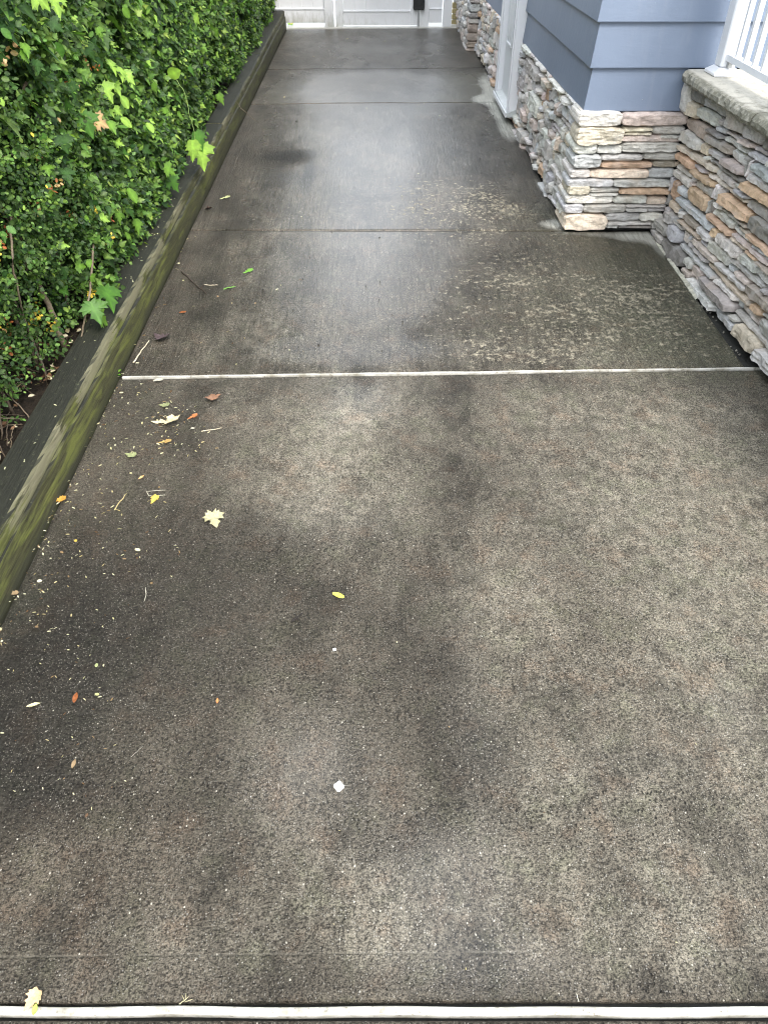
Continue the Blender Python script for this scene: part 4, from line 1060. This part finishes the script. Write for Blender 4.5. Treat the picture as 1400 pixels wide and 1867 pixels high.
# ------------------------------------------------------------------ litter
def bend(v, cu, cw):
    v = v.copy(); v[:, 2] += .05+cu*(v[:, 1]-.5)**2-cw*np.abs(v[:, 0])*.6+.03*np.sin(v[:, 0]*9+v[:, 1]*7); return v
def litter(name, kind, x, y, px, ang, col, label, cat='leaf', wid=1., cu=.35, cw=-.1, group='fallen leaves on the driveway', z=0.):
    q = G(x, y); dist = (q-C0) @ AF; size = px*dist/FPX
    v, f = SHAPES[kind]; v = bend(v, cu, cw); v = v*np.array([wid, 1, 1.]); v[:, 1] -= .5
    v[:, 2] -= v[:, 2].min()-.03; v = v*size
    me = mesh(name, v, f, True); a = Vector(q)+Vector((0, 0, .001+z))
    o = link(name, me, MLIT, None, a, col); o.rotation_euler = (math.atan(S), 0, R(ang)); tag(o, label, cat, group); return o
PALE = (.44, .41, .25); YEL = (.46, .34, .07); ORG = (.27, .09, .03); TAN = (.32, .23, .13); BRN = (.07, .035, .024); GRN = (.16, .22, .07); WHT = (.44, .42, .34)
L = litter
L('maple_leaf', 'maple', 392, 952, 36, 200, (.38, .35, .20), 'curled pale yellow maple leaf lying alone on the dark concrete', wid=.8, cu=.5)
L('fallen_leaf', 'oval', 617, 1088, 28, 55, (.58, .55, .10), 'bright yellow crescent leaf in the middle of the near slab', wid=.55)
L('fallen_leaf', 'lobed', 109, 914, 24, 100, (.50, .27, .05), 'orange yellow leaf against the foot of the timber', wid=.7)
L('fallen_leaf', 'lobed', 282, 913, 20, 160, YEL, 'small yellow leaf at the end of two pale stalks', wid=.8)
L('fallen_leaf', 'oval', 139, 1274, 26, 10, ORG, 'rust red shrivelled leaf on the near slab', wid=.5)
L('fallen_leaf', 'oval', 63, 1287, 24, -65, (.66, .62, .35), 'slender pale yellow leaf left of the rust red leaf', wid=.42)
L('fallen_leaf', 'oval', 136, 1394, 21, 5, TAN, 'tan folded leaf nearest the white front strip', wid=.5)
L('fallen_leaf', 'oval', 397, 1279, 14, 10, (.5, .22, .08), 'tiny orange brown leaf alone right of the rust red leaf', wid=.5)
L('fallen_leaf', 'lobed', 239, 832, 24, 60, (.30, .33, .16), 'olive curled leaf below the litter heap', wid=.7)
L('maple_leaf', 'maple', 302, 773, 46, 85, (.62, .53, .33), 'large cream maple leaf on top of the litter heap', wid=.45, cu=.6)
L('fallen_leaf', 'lobed', 352, 762, 18, 120, (.40, .14, .05), 'orange and brown leaf right of the litter heap', wid=.6)
L('maple_leaf', 'maple', 388, 727, 26, 20, (.24, .13, .08), 'flat rust brown star leaf farthest right of the litter', wid=.8, cu=.05)
L('fallen_leaf', 'oval', 290, 697, 20, 90, WHT, 'cream oval leaf touching the white strip', wid=.6, z=.004)
L('fallen_leaf', 'lobed', 294, 617, 34, 50, (.085, .06, .065), 'dark purple leaf standing on the second slab', wid=.9, cu=.8)
L('fallen_leaf', 'oval', 334, 571, 14, 80, ORG, 'orange brown leaf above the dark purple leaf', wid=.8)
L('fallen_leaf', 'lobed', 453, 497, 18, 120, (.13, .30, .04), 'fresh green leaf scrap on the brushed slab', wid=.7)
L('fallen_leaf', 'oval', 419, 528, 24, 100, (.12, .26, .05), 'narrow green leaf scrap nearer than the other green scrap', wid=.25)
L('fallen_leaf', 'lobed', 411, 363, 17, 100, (.42, .44, .22), 'pale green leaf beside the brown seed clump', wid=.7)
L('fallen_leaf', 'lobed', 381, 381, 15, 20, BRN, 'brown crumpled clump beside the trowelled edge', wid=.9, cu=1.)
L('fallen_leaf', 'oval', 259, 872, 17, -20, (.55, .36, .16), 'tan curled leaf between litter heap and yellow leaf', wid=.5)
L('fallen_leaf', 'lobed', 300, 741, 20, 70, (.26, .28, .14), 'grey green leaf at the top of the litter heap', wid=.8)
L('fallen_leaf', 'lobed', 302, 808, 22, 90, (.42, .28, .10), 'brown yellow leaf under the cream maple leaf', wid=.5)
L('fallen_leaf', 'oval', 252, 1004, 14, 60, (.66, .64, .40), 'small cream leaf below the pale stalks', wid=.7)
L('fallen_leaf', 'oval', 139, 987, 10, 40, YEL, 'tiny yellow leaf below the orange yellow leaf', wid=.8)
L('fallen_leaf', 'lobed', 26, 1083, 22, 70, TAN, 'tan leaf scrap where the timber leaves the picture', wid=.5)
L('fallen_leaf', 'lobed', 62, 1827, 34, 150, (.58, .40, .22), 'tan and green leaf lying across the nearest white strip', wid=.9, z=.006)
L('fallen_leaf', 'oval', 67, 1843, 20, 10, (.35, .46, .10), 'green leaf half lying on the nearest white strip', wid=.7, z=.006)
L('fallen_leaf', 'oval', 178, 1267, 10, 70, (.50, .52, .22), 'tiny lime leaf right of the rust red leaf', wid=.8)
L('fallen_leaf', 'oval', 352, 782, 9, 70, WHT, 'tiny white leaf scrap just below the orange and brown leaf', wid=.9)
L('fallen_leaf', 'oval', 177, 1214, 11, 20, (.34, .38, .18), 'small olive scrap above the tiny lime leaf', wid=.8)
# chips
def chip(x, y, w, h, ang, lab, col):
    q = G(x, y); dist = (q-C0) @ AF; a, b = w*dist/FPX/2, h*dist/FPX/2
    out = [(-1, -.75), (-.75, -1), (.1, -.98), (.15, -.45), (.28, -.45), (.30, -.97), (.8, -.95), (1, -.7), (.97, .8), (.75, 1), (-.8, .95), (-1, .7)]
    V = [(x_*a, y_*b, z) for z in (0, .006) for x_, y_ in out]; n = len(out)
    V[n:] = [(x_*.93, y_*.93, z) for x_, y_, z in V[n:]]
    F = [(i, (i+1) % n, n+(i+1) % n, n+i) for i in range(n)]+[tuple(range(n, 2*n)), tuple(range(n-1, -1, -1))]
    o = link('paper_chip', mesh('paper_chip', V, F), MLIT, None, Vector(q)+Vector((0, 0, .001)), col); o.rotation_euler = (math.atan(S), 0, R(ang)); tag(o, lab, 'scrap')
chip(618, 1435, 16, 16, 40, 'square white chip with a notch lying on the near slab', (.86, .86, .84))
chip(610, 1186, 6, 4, 20, 'tiny white fragment up from the square white chip', (.75, .74, .70))
# twigs
def twig(pts, rpx, col, lab, lift=.004, branch=None):
    P = []
    for x, y in pts: q = G(x, y); P.append(Vector((q[0], q[1], q[2]+lift)))
    dist = (np.array(P[0])-C0) @ AF; r = rpx*dist/FPX; full = []
    for a, b in zip(P[:-1], P[1:]):
        for i in range(4): full.append(a.lerp(b, i/4)+Vector((random.uniform(-1, 1), random.uniform(-1, 1), random.uniform(0, 1)))*r*.8)
    full.append(P[-1]); m = MB(); m.tube(full, [r*(1-.5*i/len(full)) for i in range(len(full))], 6)
    if branch:
        for b in branch:
            Q = [G(*p) for p in b]; m.tube([Vector((q[0], q[1], q[2]+lift)) for q in Q], r*.6, 5)
    o = m.build('twig', MTW, None, True, color=col); tag(o, lab, 'twig', 'twigs on the driveway')
PT = (.50, .44, .32); DT = (.05, .035, .025)
twig([(244, 663), (256, 645), (270, 628), (273, 622)], 1.6, PT, 'pale stick leading up to the dark purple leaf')
twig([(332, 497), (350, 515), (366, 528), (378, 538)], 1.3, DT, 'dark crooked twig on the brushed slab', branch=[[(366, 528), (372, 521)]])
twig([(368, 788), (390, 785), (406, 782)], 1.0, PT, 'straight pale stalk right of the litter heap')
twig([(210, 932), (220, 917), (232, 901)], 1.1, (.45, .38, .18), 'yellowish stalk with forked foot left of the yellow leaf', branch=[[(212, 930), (220, 933)]])
twig([(268, 898), (272, 906), (285, 906), (302, 904)], .8, (.5, .48, .38), 'thin white stalk reaching right above the small yellow leaf', branch=[[(268, 898), (285, 896), (303, 895)]])
twig([(266, 1073), (268, 1085), (264, 1098)], .7, (.5, .48, .4), 'hair thin white stalk on the near slab')
twig([(372, 521), (385, 522), (398, 521)], .9, PT, 'short pale stalk right of the dark crooked twig')
twig([(240, 1382), (262, 1362)], .5, (.35, .33, .28), 'faint grey stalk right of the tan folded leaf')
twig([(533, 1135), (541, 1128), (552, 1120)], 1.8, (.015, .012, .010), 'black wet twig with buds in the middle of the near slab', branch=[[(540, 1128), (539, 1122)], [(541, 1128), (545, 1133)]])
twig([(328, 1832), (336, 1826), (345, 1818)], 1.0, (.4, .36, .22), 'dried grass sprig beside the nearest white strip', branch=[[(338, 1826), (333, 1815)], [(338, 1828), (352, 1823)], [(340, 1824), (340, 1812)]])
twig([(1050, 1812), (1054, 1828)], .9, (.6, .58, .45), 'single pale straw standing by the nearest white strip')
# petals: nobody would count them
pc_ = Cloud()
def petal(x, y, s=7):
    q = G(x, y); dist = (q-C0) @ AF; a = random.uniform(0, 6.28); sz = s*random.uniform(.4, 1.0)*dist/FPX
    c = random.choice(((.46, .44, .34), (.55, .53, .44), (.34, .29, .19), (.20, .14, .09), (.10, .06, .04), (.44, .41, .28)))
    pc_.add('petal' if random.random() < .9 else 'oval', (q[0], q[1], q[2]+.003), (math.cos(a), math.sin(a), .08), (random.uniform(-.4, .4), random.uniform(-.4, .4), 1), sz*1.15, c, random.uniform(.45, 1.3))
for _ in range(150):
    t = random.random(); y = 700+t*480; xe = 217-(y-688)*.514; x = xe+abs(random.gauss(0, 1))*70+6; petal(max(x, 3), y)
for _ in range(80): petal(random.gauss(305, 40), random.gauss(785, 28))
for _ in range(60):
    y = random.uniform(420, 1100); x = (345+(420-y)*.479 if y < 688 else 217-(y-688)*.514)+random.uniform(2, 16); petal(max(x, 2), y, 6)
for _ in range(60): petal(random.uniform(60, 330), random.uniform(890, 1080), 8)
for _ in range(60): petal(random.uniform(0, 240), random.uniform(1080, 1500), 7)
for _ in range(26): petal(random.uniform(240, 560), random.uniform(480, 680), 7)
for _ in range(30): petal(random.uniform(500, 900), random.uniform(60, 400), 4)
for _ in range(14): petal(random.uniform(350, 1350), random.uniform(1150, 1780), 5)
for _ in range(90):                                      # on the timber's top
    y = random.uniform(1.0, 5); x = random.uniform(-1.175, -1.08); a = random.uniform(0, 6.28)
    pc_.add('petal', (x, y, gz(y)+.174), (math.cos(a), math.sin(a), .05), (0, 0, 1), random.uniform(.006, .014), (.55, .55, .42), 1.)
for _ in range(420):                                     # on the soil
    y = random.uniform(1.3, 3.2); x = random.uniform(-1.40, -1.19); a = random.uniform(0, 6.28)
    pc_.add(random.choice(('petal', 'oval')), (x, y, gz(y)+.135+random.uniform(0, .03)), (math.cos(a), math.sin(a), random.uniform(-.3, .3)), (random.uniform(-.6, .6), random.uniform(-.6, .6), 1), random.uniform(.010, .028), random.choice(((.35, .30, .2), (.14, .08, .05), (.08, .045, .03), (.5, .46, .36), (.2, .12, .08))), 1.)
o = pc_.build('fallen_petals', None); o['kind'] = 'stuff'
# dark crumbs of soil
mb = MB()
for _ in range(130):
    if random.random() < .75: x, y = random.uniform(150, 1380), random.uniform(700, 1800)
    else: x, y = random.uniform(430, 950), random.uniform(200, 640)
    q = G(x, y); s = random.uniform(.8, 2.2)*((q-C0) @ AF)/FPX
    b = [Vector(p)*s*random.uniform(.6, 1.4)+Vector(q)+Vector((0, 0, s*.5)) for p in ((1, 0, 0), (-1, 0, 0), (0, 1.5, 0), (0, -1, 0), (0, 0, .8), (0, 0, -.6))]
    mb.add(b, [(0, 2, 4), (2, 1, 4), (1, 3, 4), (3, 0, 4), (2, 0, 5), (1, 2, 5), (3, 1, 5), (0, 3, 5)])
o = mb.build('soil_crumbs', MDARK); tag(o, kind='stuff')
# weeds
def weed(x, y, n, px, tones, lab):
    q = G(x, y); s = px*((q-C0) @ AF)/FPX; r_ = empty('weed', tuple(q)); tag(r_, lab, 'weed')
    for i in range(n):
        a = random.uniform(0, 6.28); leafobj(r_, random.choice(('lobed', 'oval')), (q[0]+math.cos(a)*s*.3, q[1]+math.sin(a)*s*.3, q[2]+random.uniform(.002, .5)*s), (math.cos(a), math.sin(a), .5), (0, -.2, 1), s*random.uniform(.5, .9), random.choice(tones))
weed(214, 684, 7, 10, ('bright', 'mid'), 'small green weed sprouting between timber and white strip')
weed(529, 47, 10, 9, ('lime', 'yellow'), 'yellow green weed in the corner under the stained fence panel')
print('objects', len(bpy.data.objects))
